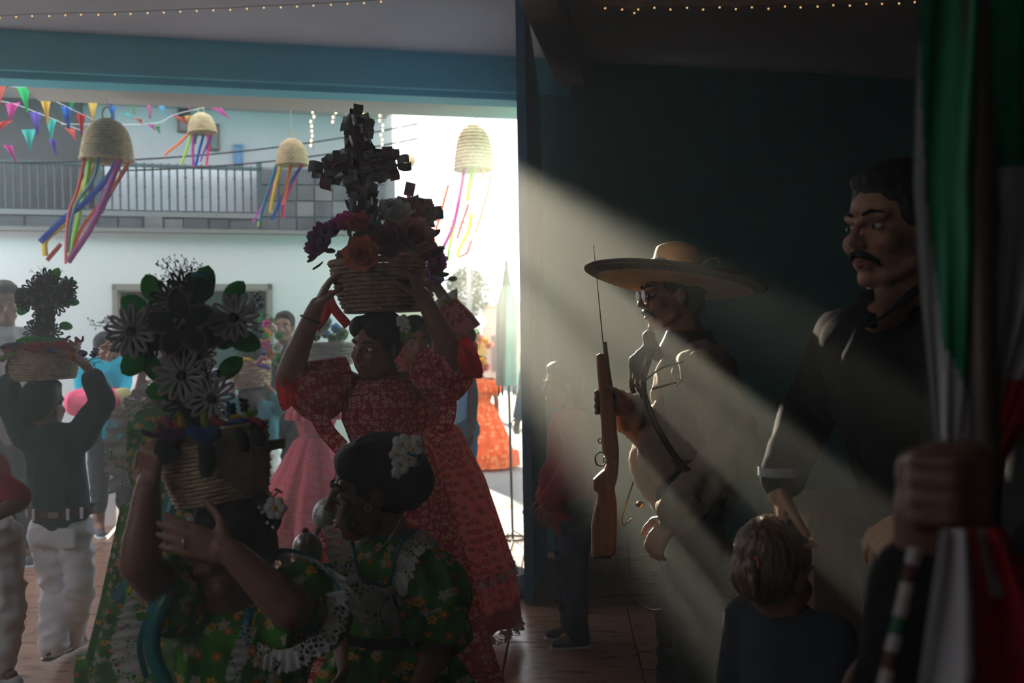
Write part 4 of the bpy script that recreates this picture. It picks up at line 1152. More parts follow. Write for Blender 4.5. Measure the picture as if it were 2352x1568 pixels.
# ---- girl in green in profile with a bun
def bun_girl():
    d = 2.38
    base = floorpt(905, d)
    f = V((-.62, -.78, 0))
    t = person('girl in green flowered dress in profile with curled bun and white hair flowers', base)
    J = joints(base, 1.12, f)
    J['hs'] = .97; J['head'] = W(852, 1122, 2.36); J['hf'] = V((-.97, -.2, -.13)); J['hu'] = V((-.08, 0, 1))
    J['neck'] = W(902, 1245, 2.38); J['shR'] = W(815, 1290, 2.45); J['shL'] = W(985, 1295, 2.33)
    J['elL'] = W(1015, 1470, 2.3); J['haL'] = W(950, 1610, 2.2); J['hdL'] = V((-1, -.3, .1)); J['hnL'] = V((0, 1, 0)); J['thL'] = 1
    J['elR'] = W(790, 1440, 2.4); J['haR'] = W(800, 1540, 2.28)
    J['tk'] = .8; J['shL'] = W(968, 1305, 2.35)
    body(J, t, M_skin, .005, child=True, thick=1.3, neckr=.043)
    face(J, t); hair(J, t, 'bun', .006, extra=[((0, -.05, .05), (.087, .085, .082)), ((0, -.085, -.02), (.055, .05, .05))])
    # rolled bun
    bc = W(938, 1098, 2.34)
    P = [ellip(bc + V((.005, 0, -.005)), (.058, .05, .062)), ellip(bc + V((-.03, .01, -.02)), (.05, .05, .045)), ellip(bc + V((.012, 0, .03)), (.04, .045, .034))]
    blob('bun', P, M_hair, t, .006, 3, wrinkle=.003, wscale=(30, 30, 60))
    # curls by the cheek
    for k, (a, b, turns) in enumerate((((786, 1088), (772, 1160), 2), ((792, 1120), (806, 1222), 3), ((806, 1165), (824, 1232), 2))):
        pa, pb = W(*a, 2.275 - .012 * k), W(*b, 2.275 - .012 * k); n_ = turns * 14
        obj('curl', *tube([pa.lerp(pb, i_ / n_) + V((cos(2 * pi * turns * i_ / n_), sin(2 * pi * turns * i_ / n_), 0)) * .0085 for i_ in range(n_ + 1)], .0018, 5), M_hair, t)
    r = f.cross(V((0, 0, 1))) * -1
    R = [ring(W(902, 1225, d), .052, .05, r), ring(W(902, 1240, d), .085, .07, r, .005), ring(W(900, 1275, d), .115, .085, r, .01), ring(W(898, 1350, d), .125, .1, r, .02), ring(W(896, 1425, d), .115, .1, r, .02),
         ring(W(895, 1450, d), .108, .098, r, .01), ring(W(897, 1475, d), .14, .13, r, .04), ring(W(905, 1560, d), .19, .17, r, .06), ring(W(922, 1700, d), .215, .19, r, .06)]
    c = R[-1][0]; R.append(ring(V((c.x, c.y, .05)), .25, .23, r, .07))
    loft('dress', smooth_rings(R), GREEN, t, 130)
    puff('sleeve', W(972, 1290, 2.36), W(1012, 1430, 2.28), .06, .088, .06, GREEN, t, 10, .07)
    puff('sleeve', W(822, 1290, 2.44), W(788, 1400, 2.36), .055, .08, .055, GREEN, t, 10, .07)
    puff('lower_sleeve', W(1015, 1405, 2.29), W(1000, 1490, 2.24), .06, .075, .05, GREEN, t, 9, .06)
    sash = [ring(W(895, 1436, d), .117, .107, r), ring(W(896, 1470, d), .119, .11, r)]
    loft('sash', smooth_rings(sash), M_black, t, 60)
    # neck edging, V-shaped lace bertha with teal ribbon
    nk = [(c, a * 1.06, b * 1.06, 0, 1, 0) for (c, a, b, *_x) in (R[0], R[1])]
    loft('neck_ribbon', [(nk[0][0] + V((0, 0, .004)), *nk[0][1:]), (nk[0][0] - V((0, 0, .008)), nk[0][1] * 1.12, nk[0][2] * 1.12, 0, 1, 0)], M_tealr, t, 60)
    lp = [W(800, 1205, 2.40), W(808, 1265, 2.33), W(828, 1330, 2.262)]
    strip('lace_bertha', lp, [V((-.9, -.3, .1)), V((-1, -.4, -.1)), V((-.9, -.5, -.3))], .052, LACE, t, 7, .006, .15, 4)
    lp2 = [W(828, 1330, 2.262), W(862, 1343, 2.252), W(892, 1345, 2.248)]
    strip('lace_bertha', lp2, [V((-.7, -.5, -.7)), V((0, -.4, -1)), V((.4, -.4, -1))], .085, LACE, t, 6, .005, .12, 4)
    lp3 = [W(892, 1345, 2.248), W(905, 1290, 2.245), W(920, 1250, 2.255), W(955, 1218, 2.3), W(985, 1215, 2.36)]
    strip('lace_bertha', lp3, [V((.5, -.5, -.9)), V((.8, -.5, -.4)), V((.8, -.5, -.4)), V((.6, -.5, -.6)), V((.6, -.3, -.7))], .05, LACE, t, 10, .007, .15, 4)
    ribbon('teal_ribbon', [W(803, 1205, 2.395), W(812, 1265, 2.322), W(830, 1328, 2.254), W(862, 1340, 2.244), W(892, 1342, 2.24), W(906, 1288, 2.238), W(922, 1247, 2.247), W(958, 1214, 2.293)], .008, M_tealr, t)
    # white silk flowers on the bun
    random.seed(9)
    for k, (x, y, s) in enumerate(((925, 1020, .024), (948, 1030, .026), (915, 1042, .02), (940, 1052, .022), (922, 1066, .022), (913, 1085, .014), (958, 1012, .016))):
        p = W(x, y, 2.255)
        fl = obj('hair_flower', *join(*[ellip(p + V((cos(a) * s * .55, -.008, sin(a) * s * .55)), (s * .5, s * .3, s * .5), None, 8, 6) for a in [i * 1.2566 + k for i in range(5)]]), mat('silk_white', (.7, .68, .62)), t)
        obj('flower_centre', *ellip(p + V((0, -.016, 0)), (s * .2, s * .15, s * .2), None, 8, 6), mat('yellow_centre', (.6, .4, .08)), fl)
    ribbon('hair_ribbon', [W(935, 1040, 2.24), W(955, 1048, 2.235), W(972, 1040, 2.25), W(968, 1052, 2.25), W(958, 1070, 2.25)], .006, M_tealr, t)
    hs_ = [W(905, 1232, 2.30), W(880, 1255, 2.27), W(900, 1225, 2.31)]
    nl = [W(872, 1262, 2.3) , W(892, 1240, 2.285), W(908, 1215, 2.29), W(920, 1190, 2.31)]
    obj('necklace', *tube(catmull(nl, 6), .0018, 5), mat('gold_chain', (.6, .42, .2), .3, metal=.8), t)
    obj('earring', *tube([W(845, 1165, 2.27) + V((.006 * cos(a), 0, .008 * sin(a))) for a in [i * .524 for i in range(12)]], .0012, 5, True), mat('gold_chain', (.6, .42, .2)), t)
bun_girl()

# ---- man in the sombrero
def sombrero_man():
    d = 3.27
    base = floorpt(1585, d)
    f = V((-1, -.12, 0))
    t = person('man in tan shirt and wide sombrero standing in the sun shaft holding a rifle upright', base)
    J = joints(base, 1.70, f)
    J['hs'] = 1.0; J['head'] = W(1541, 672, 3.27); J['hf'] = V((-1, -.16, -.1)); J['hu'] = V((-.05, 0, 1))
    J['neck'] = W(1585, 790, d); J['shL'] = W(1615, 850, 3.09); J['shR'] = W(1590, 850, 3.45)
    J['elL'] = W(1690, 1030, 3.02); J['haL'] = W(1548, 1185, 2.99); J['hdL'] = W(1508, 1240, 2.98) - J['haL']; J['hnL'] = V((.6, .6, -.3)); J['cuL'] = (.5, .7, .5); J['thL'] = -1
    J['elR'] = W(1530, 1010, 3.4); J['haR'] = W(1440, 945, 3.24); J['nohandR'] = True
    for s, yy in (('L', 3.17), ('R', 3.36)):
        J['hip' + s] = W(1590, 1140, yy); J['kn' + s] = W(1590 + (10 if s == 'L' else -30), 1440, yy); a = W(1600 if s == 'L' else 1560, 1700, yy); a.z = .08; J['an' + s] = a
    # the hand round the rifle: palm on the near-body side, fingers wrapped behind to the front edge
    P = [cap(J['haR'], W(1425, 925, 3.2), .033, .036), cap(W(1425, 912, 3.21), W(1422, 940, 3.2), .026, .024)]
    for i, y in enumerate((900, 915, 931, 946)):
        a = W(1422, y + 2, 3.21); b = W(1398, y - 1, 3.215); c_ = W(1374, y, 3.205); e = W(1370, y + 2, 3.17)
        rr = (.0105, .011, .0108, .0095)[i]
        P += [cap(a, b, rr * 1.1, rr), cap(b, c_, rr, rr), cap(c_, e, rr, rr * .85)]
    P += [cap(W(1425, 908, 3.19), W(1412, 897, 3.155), .014, .012), cap(W(1412, 897, 3.155), W(1388, 893, 3.142), .012, .010)]
    # grown onto the forearm so the arm runs into the hand
    P.append(cap(J['elR'].lerp(J['haR'], .6), J['haR'], .036, .03))
    o = body(J, t, M_skin2, .0055, extra=P)
    face(J, t, moustache=True)
    hs = J['hs']; Mh = frame(J['hf'], J['hu']); T = lambda p: J['head'] + Mh @ (V(p) * hs)
    obj('goatee', *ellip(T((0, .078, -.108)), (.016, .013, .016), Mh, 10, 8), M_hair, t)
    hair(J, t, 'short', .008, extra=[((0, -.06, -.04), (.07, .05, .05))])
    # glasses
    g = obj('glasses_frame', *join(*[tube([T((s * .033 + .024 * cos(a), .104, .0 + .018 * sin(a))) for a in [i * .3927 for i in range(16)]], .0016, 5, True) for s in (1, -1)],
        tube([T((-.01, .106, .004)), T((.01, .106, .004))], .0015, 5), *[tube([T((s * .056, .102, .004)), T((s * .078, .0, .006))], .0015, 5) for s in (1, -1)]), mat('thin_metal', (.25, .22, .2), .3, metal=.8), t)
    for s in (1, -1):
        obj('lens', *ellip(T((s * .033, .104, 0)), (.0235, .0012, .0175), Mh, 16, 6), mat('lens_glass', (.75, .75, .72), .08, spec=.8), g)
    SH = mat('tan_cotton', (.25, .195, .145), .9, var=.1, scale=4, trans=.06)
    shirt(J, t, SH, 1.0, grow=.024, wr=.026, voxel=.009, belly=.028, hem=-.02, ws=(13, 13, 8))
    k = J['haL']; Mf = frame(J['haL'] - J['elL'])
    cf = J['elL'].lerp(J['haL'], .93)
    loft('cuff', [(J['elL'].lerp(J['haL'], q), Mf.col[0] * rr, Mf.col[2] * rr, .02, 5, 0) for q, rr in ((.72, .058), (.85, .052), (.97, .05))], SH, t, 40)
    # collar, neckerchief with knot
    nk = J['neck']
    loft('neckerchief', [(nk + V((-.005, 0, z)), V((1, 0, 0)) * rx, V((0, 1, 0)) * ry, .06, 6, z * 30) for z, rx, ry in ((.045, .07, .068), (.01, .088, .082), (-.025, .11, .10), (-.04, .105, .095))], mat('dark_kerchief', (.045, .035, .03), .6, var=.5, scale=30), t, 60)
    kp = W(1490, 772, 3.2)
    blob('kerchief_knot', [ellip(kp, (.022, .02, .02)), cap(kp, W(1484, 800, 3.19), .016, .012), cap(W(1484, 800, 3.19), W(1462, 830, 3.19), .014, .026), cap(W(1462, 830, 3.19), W(1458, 880, 3.2), .026, .016), cap(kp, W(1510, 815, 3.16), .013, .02)], MATS['dark_kerchief'], t, .006, 2, wrinkle=.004, wscale=(30, 30, 30))
    # cartridge holders on the chest strap
    lea = mat('brown_leather', (.07, .035, .02), .5, var=.3)
    ribbon('chest_strap', [W(1500, 800, 3.06), W(1478, 880, 3.05), W(1500, 960, 3.0), W(1560, 1060, 2.985), W(1610, 1100, 3.0)], .018, lea, t, across=(.5, 0, .8))
    for i, (x, y) in enumerate(((1456, 862), (1448, 880), (1462, 876), (1470, 892), (1478, 908))):
        p = W(x, y, 3.17 - .01 * i); q = W(x + 8, y + 22, 3.16 - .01 * i)
        c_ = obj('cartridge', *tube([p, q], [.0075, .0085], 10), lea, t)
        obj('bullet_tip', *cap(p, p + (p - q) * .25, .0065, .004, 8), mat('brass', (.65, .42, .15), .25, metal=.9), c_)
    # embroidered arrow and pocket seam
    ar = [W(1498, 893, 2.985), W(1525, 886, 2.965), W(1555, 878, 2.955)]
    obj('embroidered_arrow', *join(tube(ar, .0035, 6), tube([W(1550, 870, 2.952), W(1568, 872, 2.948), W(1552, 888, 2.952)], [.001, .006, .001], 6)), M_black, t)
    obj('yoke_piping', *tube(catmull([W(1485, 870, 3.0), W(1520, 845, 2.965), W(1570, 830, 2.955)], 6), .003, 6), M_black, t)
    obj('yoke_piping', *tube(catmull([W(1480, 880, 3.01), W(1490, 950, 2.99), W(1520, 1010, 2.97), W(1545, 1050, 2.965)], 6), .0025, 6), M_black, t)
    trousers(J, t, mat('black_trousers', (.012, .011, .011), .9, var=.3, spec=.06), grow=.018, wr=.012, voxel=.014)
    shoes(J, t, M_shoe, M_shoe)
    for s in 'LR':
        a = J['an' + s]
        loft('boot_shaft', [(a + V((0, 0, z)), V((rx, 0, 0)), V((0, rx, 0)), .02, 5, 0) for z, rx in ((-.02, .062), (.1, .064), (.22, .076), (.24, .074))], M_shoe, t, 40)
    wc = (J['hipL'] + J['hipR']) / 2 + V((0, 0, .10))
    loft('belt', [(wc + V((0, 0, z)), V((.155, 0, 0)), V((0, .158, 0)), 0, 1, 0) for z in (0, .04)], lea, t, 60)
    bk = W(1432, 1100, 3.2)
    obj('buckle', *bevbox(wc.x - .168, wc.x - .15, wc.y - .03, wc.y + .03, wc.z - .005, wc.z + .045, .003), MATS['brass'], t, False)
    # chains at the hip
    obj('hip_chain', *tube(catmull([W(1455, 1105, 3.12), W(1440, 1150, 3.1), W(1430, 1185, 3.09), W(1432, 1205, 3.09), W(1452, 1190, 3.08)], 8), .0025, 5), MATS['brass'], t)
    obj('key_chain', *tube(catmull([W(1442, 1235, 3.07), W(1446, 1300, 3.06), W(1460, 1370, 3.06), W(1490, 1398, 3.04), W(1520, 1398, 3.02)], 8), .0018, 5), mat('steel', (.3, .3, .3), .3, metal=.9), t)
    obj('hip_buckle', *ellip(W(1470, 1158, 3.06), (.014, .006, .01), None, 10, 6), MATS['brass'], t)
sombrero_man()

# ---- man in the dark V-neck at the right
def dark_man():
    d = 2.07
    base = floorpt(2075, d)
    f = V((-.78, -.62, 0))
    t = person('man in black V-neck shirt with moustache in the shade beside the flag', base)
    J = joints(base, 1.80, f)
    J['hs'] = 1.04; J['head'] = W(2046, 522, 2.07); J['hf'] = V((-.88, -.47, -.05)); J['hu'] = V((0, 0, 1))
    J['neck'] = W(2062, 690, 2.10); J['shR'] = W(1935, 785, 2.28); J['shL'] = W(2210, 785, 1.95)
    J['elR'] = W(1850, 960, 2.34); J['haR'] = W(1792, 1112, 2.22); J['hdR'] = V((.02, -.05, -1)); J['hnR'] = V((.9, -.1, 0)); J['cuR'] = (.5, .8, .6); J['thR'] = 1
    J['elL'] = W(2190, 1080, 1.95); J['haL'] = W(2165, 1195, 1.9); J['hdL'] = V((-1, .1, -.2)); J['hnL'] = V((0, .3, -1)); J['thL'] = -1; J['cuL'] = (.4, .6, .5)
    for s, (x_, y_) in (('L', (1.06, 2.16)), ('R', (.94, 2.40))):
        J['hip' + s] = V((x_, y_, .9)); J['kn' + s] = V((x_, y_, .5)); J['an' + s] = V((x_, y_, .08))
    body(J, t, M_skin2, .006, neckr=.062, extra=[cap(J['neck'], W(2010, 730, 1.975), .058, .03)])
    face(J, t, moustache=True)
    hair(J, t, 'short', .007, extra=[((0, -.03, .075), (.08, .085, .065)), ((0, -.06, -.03), (.07, .05, .06))])
    hs = J['hs']; Mh = frame(J['hf'], J['hu'])
    obj('goatee', *ellip(J['head'] + Mh @ (V((0, .076, -.1)) * hs), (.012, .009, .012), Mh, 10, 8), M_hair, t)
    shirt(J, t, M_black, .96, grow=.012, wr=.012, voxel=.011)
    n = W(1998, 748, 1.93)
    # V-neck: skin between the collar edges, each edge a folded band
    vs = [W(2000, 672, 2.0), W(2098, 672, 1.93), W(1998, 752, 1.93)]
    for a, b in (((1990, 665, 2.03), (1996, 752, 1.925)), ((2110, 662, 1.92), (1996, 752, 1.925))):
        ribbon('collar_edge', [W(*a), W((a[0] + b[0]) / 2, (a[1] + b[1]) / 2, (a[2] + b[2]) / 2 - .012), W(*b)], .03, M_black, t, across=(.8, .3, .4))
    trousers(J, t, M_navy, wr=.01, voxel=.016)
    shoes(J, t, M_shoe)
    w = J['haR'] + V((0, 0, .02))
    loft('shirt_cuff', [(w + V((0, 0, z)), V((.047, 0, 0)), V((0, .043, 0)), .03, 5, 0) for z in (0, .01, .02)], mat('grey_cuff', (.35, .36, .38), .8), t, 30)
dark_man()

# ---- boy in the red shirt in the shade by the gate
def red_boy():
    d = 4.68
    base = floorpt(1310, d)
    t = person('boy in red long shirt and jeans standing in profile behind the rifle', base)
    J = joints(base, 1.30, (-1, -.15))
    J['head'] = W(1292, 882, d); J['hf'] = V((-1, -.15, -.12)); J['hs'] = .9
    J['haL'] = W(1268, 1150, 4.5); J['elL'] = W(1325, 1060, 4.5); J['haR'] = W(1255, 1140, 4.85); J['elR'] = W(1300, 1060, 4.88)
    J['hdL'] = V((-.2, 0, -1)); J['hdR'] = V((-.2, 0, -1))
    body(J, t, M_skin2, .009, child=True); face(J, t); hair(J, t, 'boy', .01)
    shirt(J, t, mat('red_cloth', (.36, .02, .035), .85, var=.15, trans=.1), 1.0, grow=.03, wr=.014, belly=.02, hem=.06)
    trousers(J, t, mat('blue_denim', (.045, .065, .11), .85, var=.5, scale=5), wr=.012); shoes(J, t, M_shoe, M_sole)
red_boy()

# ---- boy seen from behind with a basket on his head
def basket_boy():
    d = 4.45
    base = floorpt(128, d)
    t = person('boy in dark green shirt and white trousers walking away with basket on his head', base)
    J = joints(base, 1.2, (.12, 1))
    J['hs'] = .93; J['head'] = W(104, 928, 4.45); J['hf'] = V((.25, 1, -.05)); J['neck'] = W(112, 985, d)
    J['shR'] = W(182, 1005, d); J['shL'] = W(62, 1005, d)
    J['elR'] = W(236, 922, 4.42); J['haR'] = W(205, 848, 4.36); J['hdR'] = W(172, 818, 4.34) - J['haR']; J['hnR'] = V((-1, .2, -.3)); J['cuR'] = (.4, .5, .4); J['thR'] = -1
    J['elL'] = W(22, 930, 4.42); J['haL'] = W(20, 860, 4.4); J['hdL'] = V((.15, 0, 1)); J['hnL'] = V((1, 0, 0)); J['cuL'] = (.4, .5, .4)
    J['hipL'] = W(112, 1225, d); J['hipR'] = W(172, 1222, d); J['knL'] = W(128, 1350, 4.5); J['knR'] = W(185, 1345, 4.42); J['anL'] = W(122, 1478, 4.42); J['anR'] = W(160, 1462, 4.62)
    body(J, t, M_skin2, .009, child=True, thick=1.15)
    hair(J, t, 'boy', .009, extra=[((0, -.04, .03), (.092, .09, .09))])
    shirt(J, t, M_dgreen, .86, grow=.024, wr=.012, hem=-.085)
    trousers(J, t, M_pantw, grow=.02, wr=.016, flare=.012)
    c = (J['hipL'] + J['hipR']) / 2 + V((0, 0, .085))
    loft('belt', [(c + V((0, 0, z)), V((.148, 0, 0)), V((0, .118, 0)), 0, 1, 0) for z in (0, .033)], mat('tan_belt', (.13, .055, .035), .5, var=.3), t, 48)
    p = c + V((.02, -.122, .016))
    obj('belt_patch', *bevbox(p.x - .022, p.x + .022, p.y - .004, p.y + .004, p.z - .013, p.z + .013, .003), mat('pewter', (.3, .27, .24), .4, metal=.5), t, False)
    for dx in (-.075, .075, .12):
        q = c + V((dx, -.118 * sqrt(max(0.05, 1 - (dx / .148) ** 2)), .016))
        obj('belt_loop', *box(q.x - .006, q.x + .006, q.y - .006, q.y + .004, q.z - .026, q.z + .024), M_pantw, t, False)
    pk = c + V((.065, -.112, -.085))
    obj('pocket', *bevbox(pk.x - .036, pk.x + .036, pk.y - .004, pk.y + .02, pk.z - .045, pk.z + .04, .003), M_pantw, t, False)
    shoes(J, t, M_shoe, M_shoe, 1.05)
basket_boy()

# ---- figure cut by the left edge: red sleeve, white trousers
def edge_child():
    d = 3.55
    base = floorpt(-35, d)
    t = person('child with red sleeve and white trousers cut off by the left edge', base)
    J = joints(base, 1.22, (.9, -.3))
    J['head'] = W(-60, 930, d); J['neck'] = W(-60, 1010, d); J['shL'] = W(-40, 1040, 3.4); J['shR'] = W(-90, 1040, 3.7)
    J['elR'] = W(-60, 1150, 3.72); J['haR'] = W(-20, 1200, 3.6)
    J['elL'] = W(44, 1150, 3.4); J['haL'] = W(-4, 1180, 3.32); J['hdL'] = V((-.9, -.2, -.3)); J['shL'] = W(-30, 1105, 3.42)
    J['hipL'] = W(-12, 1240, 3.5); J['hipR'] = W(-60, 1240, 3.6); J['knL'] = W(16, 1390, 3.5); J['knR'] = W(-60, 1390, 3.6); a = W(-12, 1540, 3.5); J['anL'] = a; b = W(-70, 1540, 3.6); J['anR'] = b
    for s in 'LR': J['an' + s].z = max(J['an' + s].z, .06)
    body(J, t, M_skin, .009, child=True, thick=1.15); hair(J, t, 'boy', .01)
    shirt(J, t, mat('red_cloth', (.36, .02, .035)), .42, grow=.02, wr=.008); trousers(J, t, M_pantw, grow=.022, wr=.018, flare=.012); shoes(J, t, M_sole)
edge_child()

def simple(label, px, d, H, f, top, bottom, head=None, arms=None, style='short', sk=None, sleeve=.4, hs=None, shoe=M_shoe, sole=None, hf=None, legs_end=1.0, fc=True, thick=1.0, base=None):
    b = base or floorpt(px, d, -.06 if d > 8.2 else 0)
    t = person(label, b)
    J = joints(b, H, f)
    if head: 
        mv = head - J['head']; J['head'] = head
    if hs: J['hs'] = hs
    if hf: J['hf'] = V(hf)
    if arms:
        for k_, v in arms.items(): J[k_] = v
    body(J, t, sk or M_skin, .012, child=H < 1.4, thick=thick)
    if fc: face(J, t)
    hair(J, t, style, .011)
    if top: shirt(J, t, top, sleeve, voxel=.014, wr=.01, grow=.02)
    if bottom: trousers(J, t, bottom, voxel=.014, end=legs_end, wr=.01); shoes(J, t, shoe, sole)
    return t, J
simple('man in grey T-shirt and dark trousers at the far left edge behind the boy', 12, 6.5, 1.84, (.55, -.8), mat('grey_jersey', (.30, .32, .33), .9, var=.15), M_navy, hs=1.12, style='boy', hf=(.55, -.8, -.15), shoe=mat('grey_sneaker', (.08, .09, .11), .7), sole=M_sole)
tq = mat('turquoise_jersey', (.0, .33, .46), .85, var=.1)
_wd = 7.5
simple('woman in turquoise T-shirt and black leggings carrying a pink bundle among the crowd', 250, _wd, 1.58, (.5, -.85), tq, M_navy, head=W(246, 805, _wd), hs=1.12, style='bun', legs_end=.62, shoe=mat('grey_sneaker', (.08, .09, .11)), sole=M_sole, sleeve=.42, thick=1.1,
       arms={'elL': W(292, 960, 7.3), 'haL': W(290, 905, 7.15), 'hdL': V((-.6, -.3, .4)), 'elR': W(190, 950, 7.3), 'haR': W(225, 950, 7.1), 'hdR': V((1, -.1, 0))})
def bundle():
    c = W(228, 925, 7.05)
    o = thing('pink_bundle', 'pink and yellow cloth bundle held in the arms of the turquoise woman', 'bundle', c - V((0, 0, .1)))
    blob('pink_cloth', [cap(W(180, 925, 7.05), W(262, 925, 7.05), .10, .10)], mat('pink_fleece', (.75, .10, .2), .9), o, .014, 3, wrinkle=.012)
    blob('yellow_cloth', [ellip(W(284, 928, 7.06), (.07, .08, .12)), ellip(W(276, 910, 7.05), (.05, .06, .06))], mat('yellow_fleece', (.5, .45, .2), .9), o, .014, 3, wrinkle=.01)
bundle()
simple('person in white blouse with raised hands beside the turquoise woman', 352, 7.15, 1.5, (-.6, -.6), mat('white_blouse', (.6, .58, .6), .9), mat('grey_slacks', (.12, .13, .15), .9), head=W(346, 850, 7.15), style='short', sleeve=.45,
       arms={'elR': W(312, 960, 7.0), 'haR': W(318, 885, 6.95), 'hdR': V((.4, 0, 1)), 'elL': W(390, 960, 7.0), 'haL': W(365, 890, 6.95), 'hdL': V((-.3, 0, 1))})
simple('boy in teal shirt and white trousers in the background carrying a basket on his head', 600, 7.6, 1.18, (.15, 1), mat('teal_shirt', (.02, .17, .21), .85, var=.15), M_pantw, head=W(575, 925, 7.6), hs=1.0, style='boy', sleeve=.7, fc=False, shoe=M_sole,
       arms={'elR': W(648, 925, 7.5), 'haR': W(612, 885, 7.45), 'hdR': V((-.3, 0, 1)), 'hnR': V((-1, 0, 0)), 'elL': W(530, 930, 7.5), 'haL': W(535, 890, 7.45), 'hdL': V((.2, 0, 1))})
simple('far bystander with dark hair and dark shirt before the white wall', 655, 8.0, 1.66, (0, -1), M_navy, M_navy, hs=1.0)
simple('bystander in pale lilac top partly hidden behind the white-flowered cross', 470, 7.8, 1.45, (.3, -1), mat('lilac_top', (.45, .4, .5), .9), mat('grey_slacks', (.12, .13, .15)), sleeve=.5)
simple('man in white T-shirt and grey trousers with his arm hanging, behind the coral dress', 1030, 6.5, 1.68, (-.2, -1), mat('white_tee', (.55, .57, .6), .9), mat('grey_trousers', (.16, .17, .18), .9), sk=M_skin, sleeve=.3, hf=(-.3, -1, 0),
       arms={'shL': W(1062, 775, 6.45), 'elL': W(1085, 900, 6.45), 'haL': W(1086, 975, 6.4), 'hdL': V((.05, 0, -1)), 'hnL': V((-1, 0, 0))})
simple('bystander in dark blue jacket mostly hidden behind the blue gate', 1246, 8.0, 1.62, (-.8, -.6), mat('blue_jacket', (.03, .06, .11), .8), M_navy, sleeve=1.0)

def dress_girl(label, px, d, H, f, m, hem_hw, sash=None, head=None, arms=None, gold=None):
    b = floorpt(px, d, -.06 if d > 8.2 else 0)
    t = person(label, b)
    J = joints(b, H, f)
    if head: J['head'] = head
    if arms:
        for k_, v in arms.items(): J[k_] = v
    body(J, t, M_skin, .012, child=True); hair(J, t, 'bun', .012)
    face(J, t)
    r = J['r']; z = b.z
    at = lambda h: V((b.x, b.y, z + h))
    R = [ring(at(.80 * H), .06, .05, r), ring(at(.785 * H), .11 * H, .075 * H, r, .02), ring(at(.7 * H), .12 * H, .085 * H, r, .03), ring(at(.59 * H), .085 * H, .075 * H, r, .01), ring(at(.56 * H), .12 * H, .11 * H, r, .04),
         ring(at(.3 * H), hem_hw * .72, hem_hw * .7, r, .06), ring(at(.03), hem_hw, hem_hw * .95, r, .08)]
    loft('dress', smooth_rings(R), m, t, 110)
    fl = [ring(at(.79 * H), .09 * H, .07 * H, r, .02, 14), ring(at(.72 * H), .15 * H, .11 * H, r, .08, 14), ring(at(.68 * H), .155 * H, .115 * H, r, .1, 14)]
    loft('flounce', smooth_rings(fl), m, t, 110)
    for s in 'LR': puff('sleeve', J['sh' + s], J['sh' + s].lerp(J['el' + s], .8), .05 * H, .07 * H, .045 * H, m, t, 8, .06)
    if sash: loft('sash', [ring(at(.6 * H), .09 * H, .08 * H, r), ring(at(.565 * H), .1 * H, .09 * H, r)], sash, t, 40)
    e = R[-1]
    loft('hem_flounce', [(e[0] + V((0, 0, q)), e[1] * (1.03 - q * .2), e[2] * (1.03 - q * .2), .09, 16, 0) for q in (.16, .08, .0)], m, t, 110)
    return t, J
dress_girl('girl in dusty rose dress seen from behind with a sash, walking into the street', 722, 7.0, 1.3, (.1, 1), PINK, .48, mat('rose_sash', (.3, .03, .05), .6),
           arms={'elL': W(668, 880, 6.95), 'haL': W(690, 800, 6.9), 'hdL': V((.2, 0, 1)), 'elR': W(790, 880, 6.95), 'haR': W(785, 800, 6.9), 'hdR': V((-.2, 0, 1))})
dress_girl('far girl in bright orange dress walking down the sunlit street', 1103, 11.4, 1.28, (.2, 1), ORANGE, .40)
gd, _Jg = dress_girl('girl in green dress with lace cuffs standing behind the white-flowered cross', 372, 4.05, 1.40, (-.3, -1), GREEN, .33,
           head=W(405, 870, 4.1), arms={'shR': W(330, 985, 4.0), 'elR': W(345, 930, 3.95), 'haR': W(385, 860, 3.95), 'hdR': V((.2, 0, 1)), 'shL': W(440, 985, 4.05), 'elL': W(480, 930, 4.0), 'haL': W(450, 860, 4.0), 'hdL': V((-.1, 0, 1))})
def green_girl_lace():
    # broad lace ruffle over her sleeve and lace at the hem
    strip('lace_collar', [W(395, 905, 3.9), W(340, 925, 3.84), W(300, 970, 3.82), W(290, 1040, 3.82), W(300, 1120, 3.84)], [V((-.3, -.2, .6)), V((-.8, -.3, .3)), V((-1, -.2, 0)), V((-1, -.2, -.1)), V((-1, -.1, -.3))], .075, LACE, gd, 9, .02, .15, 4)
    puff('overskirt_sleeve', W(380, 960, 3.95), W(305, 1010, 3.88), .07, .10, .08, GREEN, gd, 8, .07)
    b = base_of(gd)
    c = V((b.x, b.y, .10))
    loft('lace_hem', [(c - V((0, 0, q)), V((.345 + q * .3, 0, 0)), V((0, .33 + q * .3, 0)), .09, 16, 0) for q in (0, .04, .085)], LACE, gd, 150)
    ribbon('teal_ribbon', [W(420, 1060, 3.7), W(385, 1180, 3.62), W(330, 1290, 3.58), W(265, 1380, 3.5)], .055, M_tealr, gd)
green_girl_lace()

